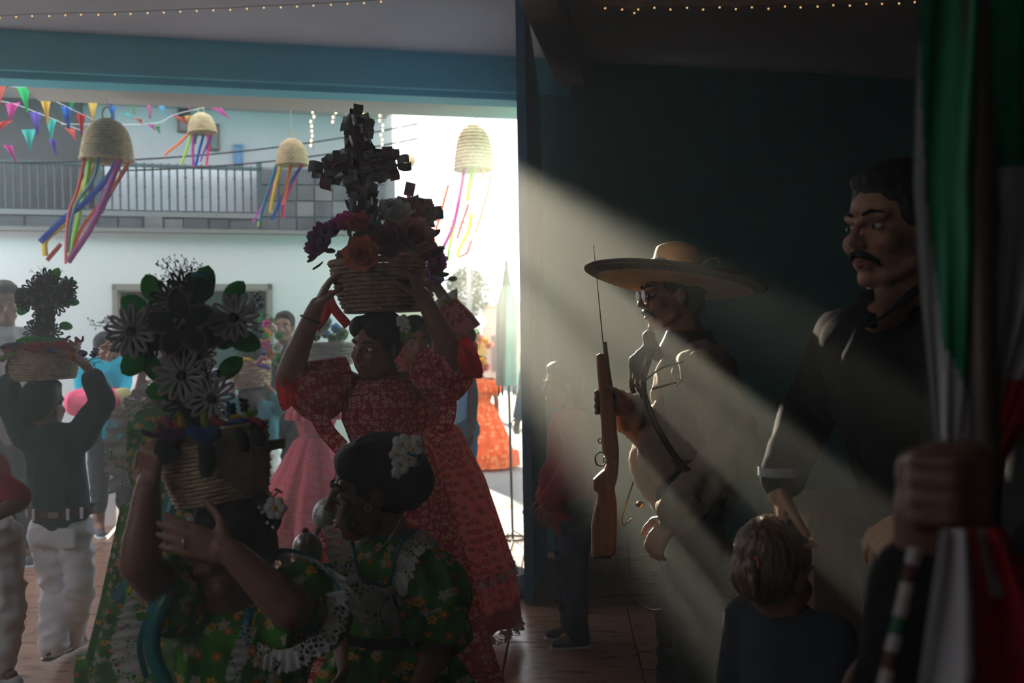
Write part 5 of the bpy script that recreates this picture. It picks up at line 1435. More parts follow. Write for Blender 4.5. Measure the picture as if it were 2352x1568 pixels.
# ---- child with a pony tail low at the right, and the flag bearer
def pony_child():
    d = 2.22
    base = floorpt(1800, d)
    t = person('child seen from behind with small sunlit pony tail, low beside the man in black', base)
    J = joints(base, 1.02, (.75, .65))
    J['hs'] = .95; J['head'] = W(1782, 1312, d); J['hf'] = V((.75, .6, -.25)); J['neck'] = W(1800, 1400, d)
    body(J, t, M_skin, .008, child=True)
    h = mat('brown_hair', (.11, .06, .03), .4, var=.4, scale=40, bump=.6, bscale=120, stretch=(1, 1, .2), spec=.6)
    hs = J['hs']; Mh = frame(J['hf'], J['hu']); E = lambda p, r: ellip(J['head'] + Mh @ (V(p) * hs), tuple(q * hs for q in r), Mh, 18, 12)
    blob('hair', [E((0, -.024, .04), (.084, .1, .09)), E((0, -.05, .0), (.08, .07, .08))], h, t, .006, 2, wrinkle=.006, wscale=(60, 60, 14))
    a = W(1728, 1300, 2.14)
    blob('pony_tail', [cap(W(1745, 1295, 2.15), a, .02, .016), cap(a, W(1735, 1370, 2.12), .02, .006), cap(a, W(1728, 1345, 2.12), .016, .008)], h, t, .005, 2, wrinkle=.004, wscale=(80, 80, 14))
    obj('hair_tie', *tube([a + V((.0, .014 * cos(q), .014 * sin(q))) + V((.008, 0, .004)) for q in [i * .5236 for i in range(12)]], .005, 6, True), mat('orange_tie', (.5, .12, .04), .7), t)
    shirt(J, t, M_navy, .8, grow=.02, wr=.008); trousers(J, t, M_black); shoes(J, t, M_shoe)
pony_child()
def bearer():
    base = V((.86, 1.30, 0))
    t = person('flag bearer at the right edge, fist gripping the flag, dark sleeve with striped trim', base)
    J = joints(base, 1.72, (-1, .2))
    J['shL'] = V((.80, 1.12, 1.34)); J['shR'] = V((.84, 1.5, 1.36)); J['neck'] = V((.84, 1.3, 1.44)); J['head'] = V((.80, 1.3, 1.57))
    J['elL'] = W(2085, 1740, 1.02); J['haL'] = W(2140, 1235, .985); J['hdL'] = V((.16, -.02, 1)); J['hnL'] = V((1, .15, 0)); J['nohandL'] = True
    J['elR'] = V((.82, 1.55, 1.05)); J['haR'] = V((.6, 1.5, .98))
    # fist closed round the gathered flag: knuckles to the left, fingers wrapped over the front
    P = [cap(J['elL'].lerp(J['haL'], .8), W(2130, 1170, .99), .03, .034)]
    for i, y in enumerate((1062, 1105, 1150, 1192)):
        a = W(2098, y + 4, 1.0); b = W(2112, y - 4, .955); c = W(2190, y, .935); e = W(2268, y + 4, .945); g_2 = W(2290, y + 6, .97)
        rr = (.0098, .0102, .0098, .009)[i]
        P += [cap(a, b, rr * 1.15, rr * 1.15), cap(b, c, rr * 1.1, rr), cap(c, e, rr, rr * .95), cap(e, g_2, rr * .95, rr * .8)]
    P += [cap(W(2110, 1080, 1.0), W(2120, 1190, 1.0), .024, .022), cap(W(2125, 1065, .99), W(2160, 1040, .96), .016, .0135), cap(W(2160, 1040, .96), W(2235, 1036, .945), .0135, .011)]
    body(J, t, skin('shaded_skin', (0.13, 0.06, 0.04)), .0048, extra=P)  # skin colour darkened to stand for the shade on the fist
    hair(J, t, 'short', .012); face(J, t)
    shirt(J, t, M_black, .9, grow=.02, wr=.008)
    # striped trim down the sleeve edge
    tr = [mat('trim_white', (.42, .38, .36), .7), mat('trim_green', (.02, .12, .05), .7), mat('trim_red', (.09, .035, .03), .7)]
    for i in range(9):
        y0 = 1258 + i * 40
        x0 = 2122 - i * 9
        pts = [W(x0 - 20, y0, .955), W(x0 - 24, y0 + 19, .955), W(x0 - 29, y0 + 38, .955)]
        ribbon('sleeve_trim', pts, .013, tr[(0, 2, 0, 0, 1, 0, 2, 0, 1)[i]], t, across=(1, -.2, .2))
bearer()
# ------------------------------------------------------------------ baskets, crosses and flowers
M_wick2 = mat('tan_wicker', (0.40, 0.27, 0.17), 0.75, var=0.4, scale=25, bump=0.3, bscale=100, trans=0.08)
M_wick3 = mat('straw_wicker', (0.66, 0.48, 0.30), 0.75, var=0.4, scale=30, bump=0.3, bscale=120, trans=0.08)
def basket(label, top, bot, rt, rb, rows, m, stakes=22, flat=.95):
    """woven bowl: separate strands pass in and out of upright stakes; rolled rim and a woven bottom"""
    top, bot = V(top), V(bot); ax = (top - bot).normalized(); h = (top - bot).length
    t = thing('wicker_basket', label, 'basket', bot)
    M3 = frame(V((0, 1, 0)) - ax * ax.y, ax)
    prof = lambda q: rb + (rt - rb) * (q ** .75) + .03 * rb * sin(pi * q)
    th = h / rows
    for k in range(rows):
        q = (k + .5) / rows; r = prof(q); pts = []
        n = stakes * 4
        for i in range(n):
            a = 2 * pi * i / n
            rr = r + th * .28 * cos(stakes / 2 * a * 1.0 + pi * k) 
            pts.append(bot + ax * (h * q) + M3 @ V((rr * cos(a), rr * sin(a) * flat, 0)))
        vf = tube(pts, th * .52, 5, True)
        obj('strand', *vf, m, t)
    for i in range(stakes):
        a = 2 * pi * i / stakes
        obj('stake', *tube([bot + ax * (h * q) + M3 @ V((prof(q) * cos(a), prof(q) * sin(a) * flat, 0)) for q in (0, .25, .5, .75, 1)], th * .3, 4), m, t)
    pts = [bot + ax * h + M3 @ V((rt * 1.01 * cos(a), rt * 1.01 * sin(a) * flat, 0)) for a in [2 * pi * i / 60 for i in range(60)]]
    obj('rim', *tube(pts, th * .75, 6, True), m, t)
    vs, fs = ellip(bot + ax * th * .4, (rb * .98, rb * .98 * flat, th * .4), M3 @ Matrix.Rotation(0, 3, 'X'), 28, 6)
    # bottom disc lies across the basket axis
    D = [bot + ax * th * .5 + M3 @ V((rb * f_ * cos(a), rb * f_ * flat * sin(a), 0)) for f_ in (1.0,) for a in [2 * pi * i / 40 for i in range(40)]]
    obj('bottom', *prism(D, ax * -th * .6), m, t, False)
    return t
def petal_mesh(name, m, ln=1.0, w=.95, cup=.35):
    def fn(u, v):
        x = (u - .5) * 2; ww = w * sin(pi * min(1, v * .92 + .06)) ** .7
        return V((x * ww * .5, v * ln, cup * v * v + .10 * x * x * v + .03 * sin(5 * x + 3 * v)))
    vs, fs = grid(fn, 4, 4)
    return shared(name, vs, fs, m)
PET = {}
def flower(label, c, axis, R, colname, col, layers=((6, .95, 1.15), (5, .75, .75), (4, .5, .35)), centre=(.5, .35, .08), cat='flower', parent=None, group=None, trans=.35):
    """paper or silk bloom: rings of cupped petals that open outwards round a centre"""
    m = mat('petal_' + colname, col, .8, var=.25, scale=15, trans=trans)
    if colname not in PET: PET[colname] = petal_mesh('petal', m)
    c = V(c); F3 = frame(V((.01, 1, 0)) if abs(V(axis).normalized().y) < .9 else V((1, 0, 0)), axis)
    ax = V(axis).normalized(); a0 = ax.orthogonal().normalized(); b0 = ax.cross(a0)
    if parent is None:
        t = thing('flower', label, cat, c, group)
    else: t = parent
    for li, (n, s, open_) in enumerate(layers):
        for i in range(n):
            q = 2 * pi * (i + .5 * li) / n + li
            rad = a0 * cos(q) + b0 * sin(q)
            yy = (rad * sin(open_) + ax * cos(open_)).normalized(); zz = (ax * sin(open_) - rad * cos(open_)).normalized(); xx = yy.cross(zz)
            M4 = Matrix((xx, yy, zz)).transposed().to_4x4() @ Matrix.Diagonal((R * s, R * s, R * s, 1))
            M4.translation = c
            inst('petal', PET[colname], M4, t)
    obj('centre', *ellip(c + ax * R * .12, (R * .2, R * .2, R * .2), None, 10, 6), mat('centre_%d' % int(centre[0] * 100), centre, .9), t)
    return t
random.seed(31)
# ---- basket of the red girl
b1t, b1b = W(866, 602, 3.60), W(872, 716, 3.60)
basket('tan wicker basket full of flowers on the head of the girl in the red dress', b1t, b1b, .166, .115, 12, M_wick2, 24)
for (x, y, dd, ax, R, cn, col, lab) in (
    (752, 560, -.02, (-.7, -.6, .3), .062, 'plum', (.16, .015, .15), 'dark plum flower hanging over the left rim of the red girl\'s basket'),
    (800, 523, .02, (-.3, -.5, .8), .05, 'magenta', (.62, .03, .30), 'bright magenta flower standing up left of the dark cross'),
    (826, 520, -.06, (-.1, -.8, .5), .04, 'scarlet', (.55, .05, .04), 'small scarlet flower at the left foot of the dark cross'),
    (836, 588, -.14, (-.1, -1, .15), .058, 'tangerine', (.72, .17, .03), 'orange flower at the front rim of the red girl\'s basket'),
    (894, 562, -.13, (.1, -1, .3), .056, 'maroon', (.20, .018, .05), 'dark maroon flower beside the orange one'),
    (942, 552, -.08, (.5, -.8, .3), .066, 'rose', (.55, .22, .24), 'dusty pink flower on the right rim of the basket'),
    (905, 502, .03, (.2, -.6, .8), .058, 'ivory', (.6, .6, .58), 'white flower behind the foot of the dark cross'),
    (786, 588, -.10, (-.3, -1, .1), .018, 'pompon', (.45, .45, .4), 'tiny pale flower between the plum and orange ones'),
    (770, 540, .05, (-.6, -.1, .8), .05, 'violet', (.30, .03, .32), 'violet flower above the plum one on the left'),
    (988, 606, -.02, (.8, -.5, .1), .045, 'fuchsia', (.5, .04, .32), 'fuchsia flower drooping at the right of the basket'),
    (968, 580, -.02, (.7, -.6, .4), .05, 'crimson', (.45, .03, .06), 'crimson flower under the dusty pink one'),
    (850, 545, .06, (0, -.3, 1), .05, 'wine', (.25, .02, .08), 'wine red flower at the back of the basket')):
    flower(lab, W(x, y, 3.60 + dd), ax, R * 1.4, cn, col, layers=((7, .95, 1.35), (6, .85, .95), (5, .65, .55), (3, .45, .2)))
# leaves among the blooms
M_leafd = mat('silk_leaf_dark', (.03, .09, .03), .8, var=.4, trans=.3)
me_leaf = petal_mesh('leaf', M_leafd, 1.0, .5, .2)
lf = thing('leaf_spray', 'dark green leaves tucked among the flowers of the red girl\'s basket', 'leaves', W(866, 596, 3.60))
for i, (x, y, dx, dz) in enumerate(((730, 585, -.8, -.4), (742, 600, -.5, -.8), (805, 545, -.2, .6), (770, 578, -.6, .2), (915, 530, .4, .7), (985, 545, .8, .3), (1000, 630, .9, -.2), (820, 560, 0, .5), (868, 555, .2, .6), (996, 590, .8, .5))):
    yy = V((dx, -.4, dz)).normalized(); zz = yy.orthogonal().normalized(); xx = yy.cross(zz)
    M4 = Matrix((xx, yy, zz)).transposed().to_4x4() @ Matrix.Diagonal((.05, .05, .05, 1)); M4.translation = W(x, y, 3.56)
    inst('leaf', me_leaf, M4, lf)

def ribbon_cross(label, base, top, arm_y, half, core, m1, m2, n_lev, n_arm, loop_r, loop_w, seed, ez=1.0):
    """cross wrapped in curled foil loops: an upright and a cross arm, loops standing out all round"""
    random.seed(seed)
    base, top = V(base), V(top); ax = (top - base); L_ = ax.length; ax.normalize()
    t = thing('ribbon_cross', label, 'cross', base)
    rt = (V((1, 0, 0)) - ax * ax.x).normalized(); bk = ax.cross(rt)
    ac = base + ax * arm_y
    obj('upright', *tube([base, top - ax * .01], core, 6), m2, t)
    obj('cross_arm', *tube([ac - rt * (half - .01), ac + rt * (half - .01)], core, 6), m2, t)
    # one loop: band bent through 250 degrees
    def loop(r, w):
        def fn(u, v):
            a = math.radians(-125 + 250 * u)
            return V((r * sin(a) * 1.0, (v - .5) * w, r * (1 - cos(a)) * .8 + r * .05 * sin(9 * a)))
        vs, fs = grid(fn, 10, 1)
        n = len(vs); vs2 = vs + [p + V((0, 0, .0008)) for p in vs]
        return vs2, fs + [tuple(i + n for i in reversed(f)) for f in fs]
    lv, lf_ = loop(loop_r, loop_w)
    ms = [shared('ribbon_loop', lv, lf_, m) for m in (m1, m1, m2)]
    def place(p, outd, along, sc=1.0):
        outd = V(outd).normalized(); z = outd; y = (V(along) - z * V(along).dot(z)).normalized(); x = y.cross(z)
        M4 = Matrix((x, y, z)).transposed().to_4x4() @ Matrix.Rotation(random.uniform(-.5, .5), 4, 'Z') @ Matrix.Rotation(random.uniform(-.35, .35), 4, 'X') @ Matrix.Diagonal((sc, sc * random.uniform(.8, 1.2), sc * random.uniform(.8, 1.25), 1))
        M4.translation = p + outd * core * .4
        inst('ribbon_loop', random.choice(ms), M4, t)
    for k in range(n_lev):
        p = base + ax * (L_ * (k + .5) / n_lev)
        for q in range(5):
            a = 2 * pi * (q + .5 * (k % 2)) / 5 + random.uniform(-.2, .2)
            place(p, rt * cos(a) + bk * sin(a), ax, random.uniform(.85, 1.2))
    for s in (-1, 1):
        for k in range(n_arm):
            p = ac + rt * s * (half * (k + .8) / (n_arm + .3))
            for q in range(5):
                a = 2 * pi * (q + .5 * (k % 2)) / 5 + random.uniform(-.2, .2)
                place(p, ax * cos(a) + bk * sin(a), rt, random.uniform(.9, 1.25))
        place(ac + rt * s * half * .92, rt * s, ax, 1.1)
    place(top - ax * .01, ax, rt, 1.1)
    return t
FO1 = mat('silver_foil', (.30, .31, .32), .35, metal=.55, var=.5, scale=30); FO2 = mat('dark_red_foil', (.09, .012, .02), .4, metal=.3)
ribbon_cross('dark cross of curled silver and maroon foil ribbon in the front basket', W(842, 565, 3.6), W(818, 268, 3.62), .29, .132, .034, FO1, FO2, 13, 3, .030, .034, 4)
FO3 = mat('red_foil', (.28, .03, .05), .4, metal=.35, var=.4, scale=30)
# ---- second basket and red cross
basket('wicker basket with a red foil cross carried by the girl in the coral dress', W(928, 622, 4.75), W(932, 715, 4.75), .135, .11, 9, M_wick2, 20)
ribbon_cross('smaller red foil ribbon cross behind the dark one', W(948, 615, 4.75), W(938, 452, 4.75), .255, .105, .036, FO3, FO2, 8, 3, .034, .04, 6)
for (x, y, ax, R, cn, col, lab) in ((985, 640, (.8, -.5, .2), .06, 'purple2', (.24, .04, .32), 'purple flower on the right rim of the second basket'), (1000, 600, (.7, -.6, .5), .05, 'orchid', (.35, .05, .36), 'orchid flower above the purple one on the second basket'), (925, 610, (-.2, -.9, .4), .06, 'brick', (.4, .06, .05), 'brick red flower at the front of the second basket')):
    flower(lab, W(x, y, 4.62), ax, R * 1.2, cn, col)
sp = thing('leaf_spray', 'thin yellowish sprays and leaves poking out at the right of the second basket', 'leaves', W(1000, 660, 4.68))
for (a, b) in (((985, 640), (1010, 665)), ((990, 620), (1012, 570)), ((995, 650), (1030, 690)), ((985, 660), (1040, 640))):
    p, q = W(*a, 4.66), W(*b, 4.64)
    st_ = obj('stem', *tube([p, p.lerp(q, .5) + V((0, 0, .01)), q], .003, 5), mat('pale_stem', (.3, .25, .08), .8), sp)
    obj('leaf', *ellip(q, (.022, .01, .013), None, 8, 6), mat('lime_leaf', (.22, .3, .05), .8, trans=.4), st_)

# ---- yarn flower cross on the small girl's basket
b3t, b3b = W(484, 992, 2.12), W(512, 1146, 2.12)
basket('straw-coloured wicker basket tipped on the head of the small girl in green', b3t, b3b, .116, .092, 17, M_wick3, 24)
Y_g = mat('chenille_green', (.03, .5, .09), .95, var=.3, scale=60, bump=.8, bscale=250, trans=.62)
Y_dk = mat('chenille_dark_green', (.010, .035, .025), .95, var=.3, scale=60, bump=.8, bscale=250, trans=.06)
Y_w = mat('chenille_white', (.82, .78, .78), .95, var=.15, scale=60, bump=.8, bscale=250, trans=.2)
Y_pk = mat('chenille_dusty', (.22, .15, .16), .95, bump=.8, bscale=250)
def oval_petal():
    # padded oval with lengthwise ridges and a corded edge
    def fn(u, v):
        a = 2 * pi * u; s = sin(pi * v) ** .55 if 0 < v < 1 else 0.0
        x = cos(a) * .5 * s; z = sin(a) * .16 * s * (1 + .35 * cos(10 * x * pi))
        return V((x * .62 * 1.0, v, z + .06 * sin(pi * v)))
    return grid(fn, 14, 9, True)
_ov = oval_petal()
def loop_petal(w=.27, r=.075):
    pts = []
    for i in range(14):
        a = 2 * pi * i / 14
        pts.append(V((w * .5 * sin(a) * (0.55 + .45 * (1 - cos(a)) / 2), .12 + .44 * (1 - cos(a)), .03 * sin(a))))
    return tube(pts, r, 5, True)
_lp = loop_petal()
def edge_petal():
    pts = []
    for i in range(22):
        v = (1 - cos(2 * pi * i / 22)) / 2; s = sin(pi * v) ** .55 if 0.001 < v < .999 else 0
        pts.append(V(((1 if i < 11 else -1) * .31 * s, v, .06 * sin(pi * v))))
    return tube(pts, .035, 5, True)
_ep = edge_petal()
ME = {}
for nm, mm in (('g', Y_g), ('d', Y_dk), ('w', Y_w)):
    ME['oval_' + nm] = shared('petal', *_ov, mm); ME['loop_' + nm] = shared('petal', *_lp, mm)
ME['edge'] = shared('petal_edge', *_ep, Y_pk)
def yarn_part(mesh, c, ydir, normal, s, parent, name='petal'):
    y = V(ydir).normalized(); z = V(normal); z = (z - y * z.dot(y)).normalized(); x = y.cross(z)
    M4 = Matrix((x, y, z)).transposed().to_4x4() @ Matrix.Diagonal((s, s, s, 1)); M4.translation = c
    return inst(name, ME[mesh], M4, parent)
def daisy(c, R, parent, kind='w', n=13, nrm=(0, -1, .1), cm=None, name='yarn_daisy'):
    c = V(c); nrm = V(nrm).normalized(); a0 = nrm.orthogonal().normalized(); b0 = nrm.cross(a0)
    d_ = obj(name, *ellip(c + nrm * R * .12, (R * .2, R * .2, R * .2), None, 10, 6), cm or Y_dk, parent)
    for i in range(n):
        q = 2 * pi * i / n + random.uniform(-.08, .08)
        dr = a0 * cos(q) + b0 * sin(q) + nrm * .18
        yarn_part('loop_' + kind, c, dr, nrm, R * random.uniform(.92, 1.05), d_)
    return d_
def yarn_cross(label, base, top, arm, half, core, d, big, spec_leaves, daisies, darks, sc):
    t = thing('yarn_flower_cross', label, 'cross', base)
    ax = (top - base).normalized()
    ac = V(arm); rt = (V((1, 0, 0)) - ax * ax.x).normalized()
    obj('upright', *tube([base, base.lerp(top, .5), top], [core, core, core * .9], 8), Y_dk, t)
    obj('cross_arm', *tube([ac - rt * half, ac + rt * half], core * .9, 8), Y_dk, t)
    if big:
        c, R = big
        f_ = obj('poinsettia', *join(*[ellip(c + V((dx, -.03, dz)) * 1.0, .006 * sc / .1, None, 8, 6) for dx, dz in ((-.008, .004), (.008, .004), (0, -.008))]), Y_pk, t)
        for i, q in enumerate((95, 20, -50, -115, 175)):
            q = math.radians(q); dr = V((cos(q), -.18, sin(q)))
            yarn_part('oval_d', c + V((0, -.012, 0)), dr, (0, -1, 0), R, f_)
            yarn_part('edge', c + V((0, -.016, 0)), dr, (0, -1, 0), R * 1.03, f_, 'petal_edge')
    for (x, y, dx, dy, s) in spec_leaves:
        yarn_part('oval_g', W(x, y, d + .01), (dx, .1, -dy), (0, -1, .2), s * 1.25, t, 'leaf')
    for (x, y, R, dd) in daisies: daisy(W(x, y, d + dd), R, t, 'w')
    for (x, y, R, dd) in darks: daisy(W(x, y, d + dd), R, t, 'd', 11, name='dark_yarn_flower', cm=Y_pk)
    return t
d3 = 2.09
yx = yarn_cross('tall cross of white yarn daisies and dark green chenille flowers on the small girl\'s basket', W(455, 985, d3 + .02), W(418, 660, d3 + .02), W(425, 765, d3 + .02), .125, .034, d3, (W(424, 742, d3 - .035), .072),
    [(345, 730, -.75, -.55, .062), (365, 700, -.4, -.9, .058), (455, 700, .25, -1, .07), (515, 705, .6, -.8, .055), (520, 765, 1, .45, .062), (350, 800, -.8, .6, .07), (375, 850, -.7, -.3, .05), (500, 800, .8, -.7, .05), (500, 870, .7, -.6, .055), (405, 895, -1, .05, .055), (385, 870, -.9, -.5, .045)],
    [(303, 762, .054, -.03), (538, 730, .052, -.03), (418, 862, .056, -.045), (487, 915, .052, -.05), (462, 818, .036, -.04)],
    [(500, 760, .04, -.01), (372, 740, .04, -.02), (470, 870, .04, -.035), (432, 925, .046, -.045), (450, 790, .042, -.03), (350, 780, .04, -.01), (395, 690, .045, -.02), (440, 680, .042, -.02), (420, 660, .036, -.02), (480, 950, .035, -.04)], .1)
for dx in (-16, 0, 18):
    pass
obj('teal_satin_bow', *join(ellip(W(455, 638, d3), (.028, .012, .014)), ellip(W(478, 660, d3 + .01), (.014, .012, .022))), mat('teal_satin', (.0, .16, .19), .4, trans=.2), yx)
# dried sprigs with dark seed heads
M_sprig = mat('dried_sprig', (.10, .045, .035), .9)
def sprig(label, root_pt, tips, d, seed, dens=5):
    random.seed(seed)
    r0 = W(*root_pt, d); t = thing('dried_sprig', label, 'dried flowers', r0)
    st_, sd = [], []
    for (x, y) in tips:
        p = W(x, y, d + random.uniform(-.02, .02)); mid = r0.lerp(p, .55) + V((random.uniform(-.008, .008), 0, random.uniform(-.004, .008)))
        st_.append(tube([r0, mid, p], [.0011, .0009, .0006], 4))
        for k in range(dens):
            a = mid.lerp(p, random.uniform(.1, 1)); e = a + V((random.uniform(-.012, .012), random.uniform(-.012, .012), random.uniform(-.008, .014)))
            st_.append(tube([a, e], .0005, 3)); sd.append(ellip(e, (.0017, .0017, .0021), None, 6, 4))
    obj('twigs', *join(*st_), M_sprig, t, True)
    obj('seed_heads', *join(*sd), M_sprig, t, True, kind='stuff')
sprig('reddish dried sprig fanning out above the white-flowered cross', (415, 670), [(352, 640), (360, 605), (372, 595), (390, 615), (402, 597), (420, 610), (432, 598), (446, 600), (462, 610), (474, 625), (380, 632), (440, 622), (412, 625)], 2.1, 1, 9)
sprig('reddish dried sprig at the right arm of the white-flowered cross', (545, 735), [(580, 690), (592, 672), (602, 680), (608, 700), (590, 712), (606, 725), (600, 745), (604, 765)], 2.08, 2, 6)
sprig('reddish dried sprig at the left arm of the white-flowered cross', (300, 760), [(205, 745), (222, 740), (240, 736), (262, 740), (250, 752), (232, 800), (245, 826), (262, 815), (280, 800)], 2.1, 3, 6)

# ---- pipe-cleaner worms on the rims
CH = {'red': (.48, .03, .05), 'yellow': (.55, .36, .03), 'purple': (.11, .02, .13), 'blue': (.01, .08, .28), 'lime': (.30, .5, .04), 'orange': (.62, .13, .02), 'pink': (.55, .16, .26), 'tan': (.42, .25, .14), 'teal': (.0, .11, .17), 'dark': (.012, .03, .02), 'violet': (.14, .06, .35), 'green': (.05, .3, .05)}
def worm(label, pts, d, r, c, coil=0, group=None):
    P = catmull([W(x, y, d) for x, y in pts], 7)
    if coil:
        a, b = P[0], P[-1]; n = 14 * coil; Q = []
        ax = (b - a).normalized(); u = ax.orthogonal().normalized(); w = ax.cross(u)
        for i in range(n + 1):
            q = 2 * pi * coil * i / n
            Q.append(a.lerp(b, i / n) + (u * cos(q) + w * sin(q)) * r * 1.5)
        P = Q
    k = len(P); rr = [r * (.55 + .45 * min(1, 4 * min(i, k - 1 - i) / k + .1)) for i in range(k)]
    o = obj('chenille_stem', *tube(P, rr, 8), mat('chenille_' + c, CH[c], .95, var=.3, scale=60, bump=.9, bscale=260, trans=.3), None, True, loc=P[0])
    _props(o, label, 'chenille stem', group)
for lab, pts, d, r, c, coil in (
    ('purple chenille stem jutting left from the small girl\'s basket rim', [(326, 990), (350, 998), (380, 996)], 2.05, .006, 'purple', 0),
    ('tan curled chenille stem at the left of the rim', [(355, 965), (366, 972), (360, 985), (378, 990)], 2.03, .005, 'tan', 0),
    ('fuzzy pink chenille stem leaning left on the rim', [(374, 955), (384, 970), (396, 982)], 2.03, .008, 'pink', 0),
    ('short orange chenille stem on the rim', [(398, 965), (408, 978), (400, 988)], 2.02, .006, 'orange', 0),
    ('yellow upright chenille stem below the yarn flowers', [(412, 950), (418, 970), (420, 985)], 2.01, .008, 'yellow', 0),
    ('lime upright chenille stem in the middle of the rim', [(466, 945), (470, 965), (472, 985)], 2.0, .008, 'lime', 0),
    ('red chenille stem curving along the right rim', [(500, 955), (490, 968), (520, 972)], 2.0, .008, 'red', 0),
    ('teal coiled chenille stem standing on the rim', [(530, 925), (532, 962)], 2.03, .0045, 'teal', 4),
    ('purple corkscrew chenille stem, tallest on the rim', [(558, 915), (566, 950)], 2.04, .004, 'purple', 3),
    ('lime corkscrew chenille stem bending right', [(556, 965), (572, 950), (588, 940)], 2.03, .0045, 'lime', 3),
    ('yellow chenille stem lying on the right rim', [(528, 960), (545, 958), (560, 962)], 2.01, .006, 'yellow', 0),
    ('thick red chenille stem drooping over the right rim', [(568, 962), (590, 968), (608, 980)], 2.02, .0085, 'red', 0),
    ('blue chenille stem lying across the front rim', [(515, 975), (545, 968), (570, 966)], 1.995, .006, 'blue', 0),
    ('deep blue padded chenille shape over the front rim', [(430, 985), (470, 1000), (505, 990)], 1.985, .016, 'blue', 0),
    ('purple padded chenille shape left of the blue one', [(370, 992), (400, 1000), (430, 992)], 1.99, .014, 'purple', 0),
    ('dark chenille leaf hanging down the front of the basket', [(470, 1005), (476, 1050), (474, 1095)], 1.985, .017, 'dark', 0),
    ('dark chenille leaf hanging at the left of the basket', [(390, 1005), (378, 1035), (384, 1065)], 2.0, .022, 'dark', 0),
    ('dark chenille leaf hanging right of the front of the basket', [(540, 985), (556, 1010), (562, 1038)], 1.99, .013, 'dark', 0),
    ('dark glossy chenille leaf curling at the right end of the rim', [(578, 975), (596, 1000), (600, 1024)], 2.01, .011, 'dark', 0)):
    worm(lab, pts, d, r, c, coil)
# wooden slat sticking out to the right of the small girl's basket
a, b = W(570, 1032, 2.16), W(650, 1016, 2.14)
o = obj('wooden_slat', *hexa([a + V((0, 0, -.013)), b + V((0, 0, -.012)), b + V((0, .02, -.012)), a + V((0, .02, -.013)), a + V((0, 0, .013)), b + V((0, 0, .008)), b + V((0, .02, .008)), a + V((0, .02, .013))]), mat('pale_wood', (.35, .22, .13), .7, var=.3), None, False, loc=a)
_props(o, 'flat wooden slat sticking out of the right side of the small girl\'s basket', 'slat')

# ---- the boy's basket with a green cross
basket('round wicker basket on the head of the boy in dark green', W(98, 792, 4.45), W(102, 872, 4.45), .152, .125, 13, M_wick3, 22)
d4 = 4.42
yarn_cross('green chenille cross with orange hearts standing in the boy\'s basket', W(104, 785, d4 + .02), W(104, 632, d4 + .02), W(102, 680, d4 + .02), .115, .042, d4, (W(100, 675, d4 - .05), .07),
    [(70, 690, -1, .1, .06), (140, 665, .8, -.5, .06), (120, 650, .4, -1, .06), (150, 690, 1, .2, .05), (70, 700, -.8, .5, .06), (135, 745, .8, .2, .05)], [],
    [(60, 690, .05, -.02), (150, 680, .055, -.02), (100, 735, .055, -.04), (104, 645, .055, -.02), (130, 700, .055, -.04), (80, 665, .055, -.03), (125, 660, .05, -.03), (80, 760, .05, -.03), (120, 765, .05, -.04), (155, 660, .05, -.01), (100, 705, .05, -.05)], .1)
for i, (x, y) in enumerate(((50, 668), (92, 632), (128, 668), (86, 705), (88, 748))):
    pass
for lab, pts, c, coil, r in (
    ('red chenille garland along the front rim of the boy\'s basket', [(40, 792), (75, 800), (110, 796), (150, 795), (172, 806)], 'red', 0, .016), ('purple chenille stem at the left of the boy\'s basket', [(2, 798), (25, 794), (55, 790)], 'purple', 0, .014), ('green chenille stem across the boy\'s basket top', [(38, 784), (70, 778), (110, 782), (150, 780)], 'green', 0, .014),
    ('orange chenille stem on the boy\'s basket rim', [(60, 788), (95, 786), (130, 784), (155, 780)], 'orange', 0, .012), ('violet chenille knot at the front right of the boy\'s basket', [(105, 796), (120, 802), (132, 798)], 'violet', 0, .018), ('orange chenille stem dangling at the left rim', [(6, 806), (20, 808), (4, 830)], 'orange', 0, .012), ('lime chenille stem dangling at the left rim', [(-4, 825), (16, 818), (34, 808)], 'lime', 0, .012),
    ('blue coiled chenille stem at the right of the boy\'s basket', [(210, 820), (222, 800)], 'blue', 3, .006), ('pink coiled chenille stem at the right of the boy\'s basket', [(160, 788), (178, 778), (190, 776)], 'pink', 2, .007), ('orange knot by the boy\'s hand', [(160, 815), (168, 822), (162, 826)], 'orange', 0, .014), ('violet knot by the boy\'s hand', [(182, 806), (192, 812), (196, 806)], 'violet', 0, .014), ('blue short chenille stem standing on the rim', [(150, 782), (156, 775), (162, 772)], 'blue', 0, .006)):
    worm(lab, pts, d4 - .13, r, c, coil)
sprig('faint dried sprig above the boy\'s green cross', (110, 650), [(72, 622), (90, 615), (105, 612), (125, 616), (168, 640), (172, 655), (140, 625)], 4.42, 8, 6)
sprig('dried sprig at the boy\'s hand', (200, 830), [(232, 812), (245, 820), (252, 806), (240, 835), (262, 796), (222, 840)], 4.3, 9, 7)

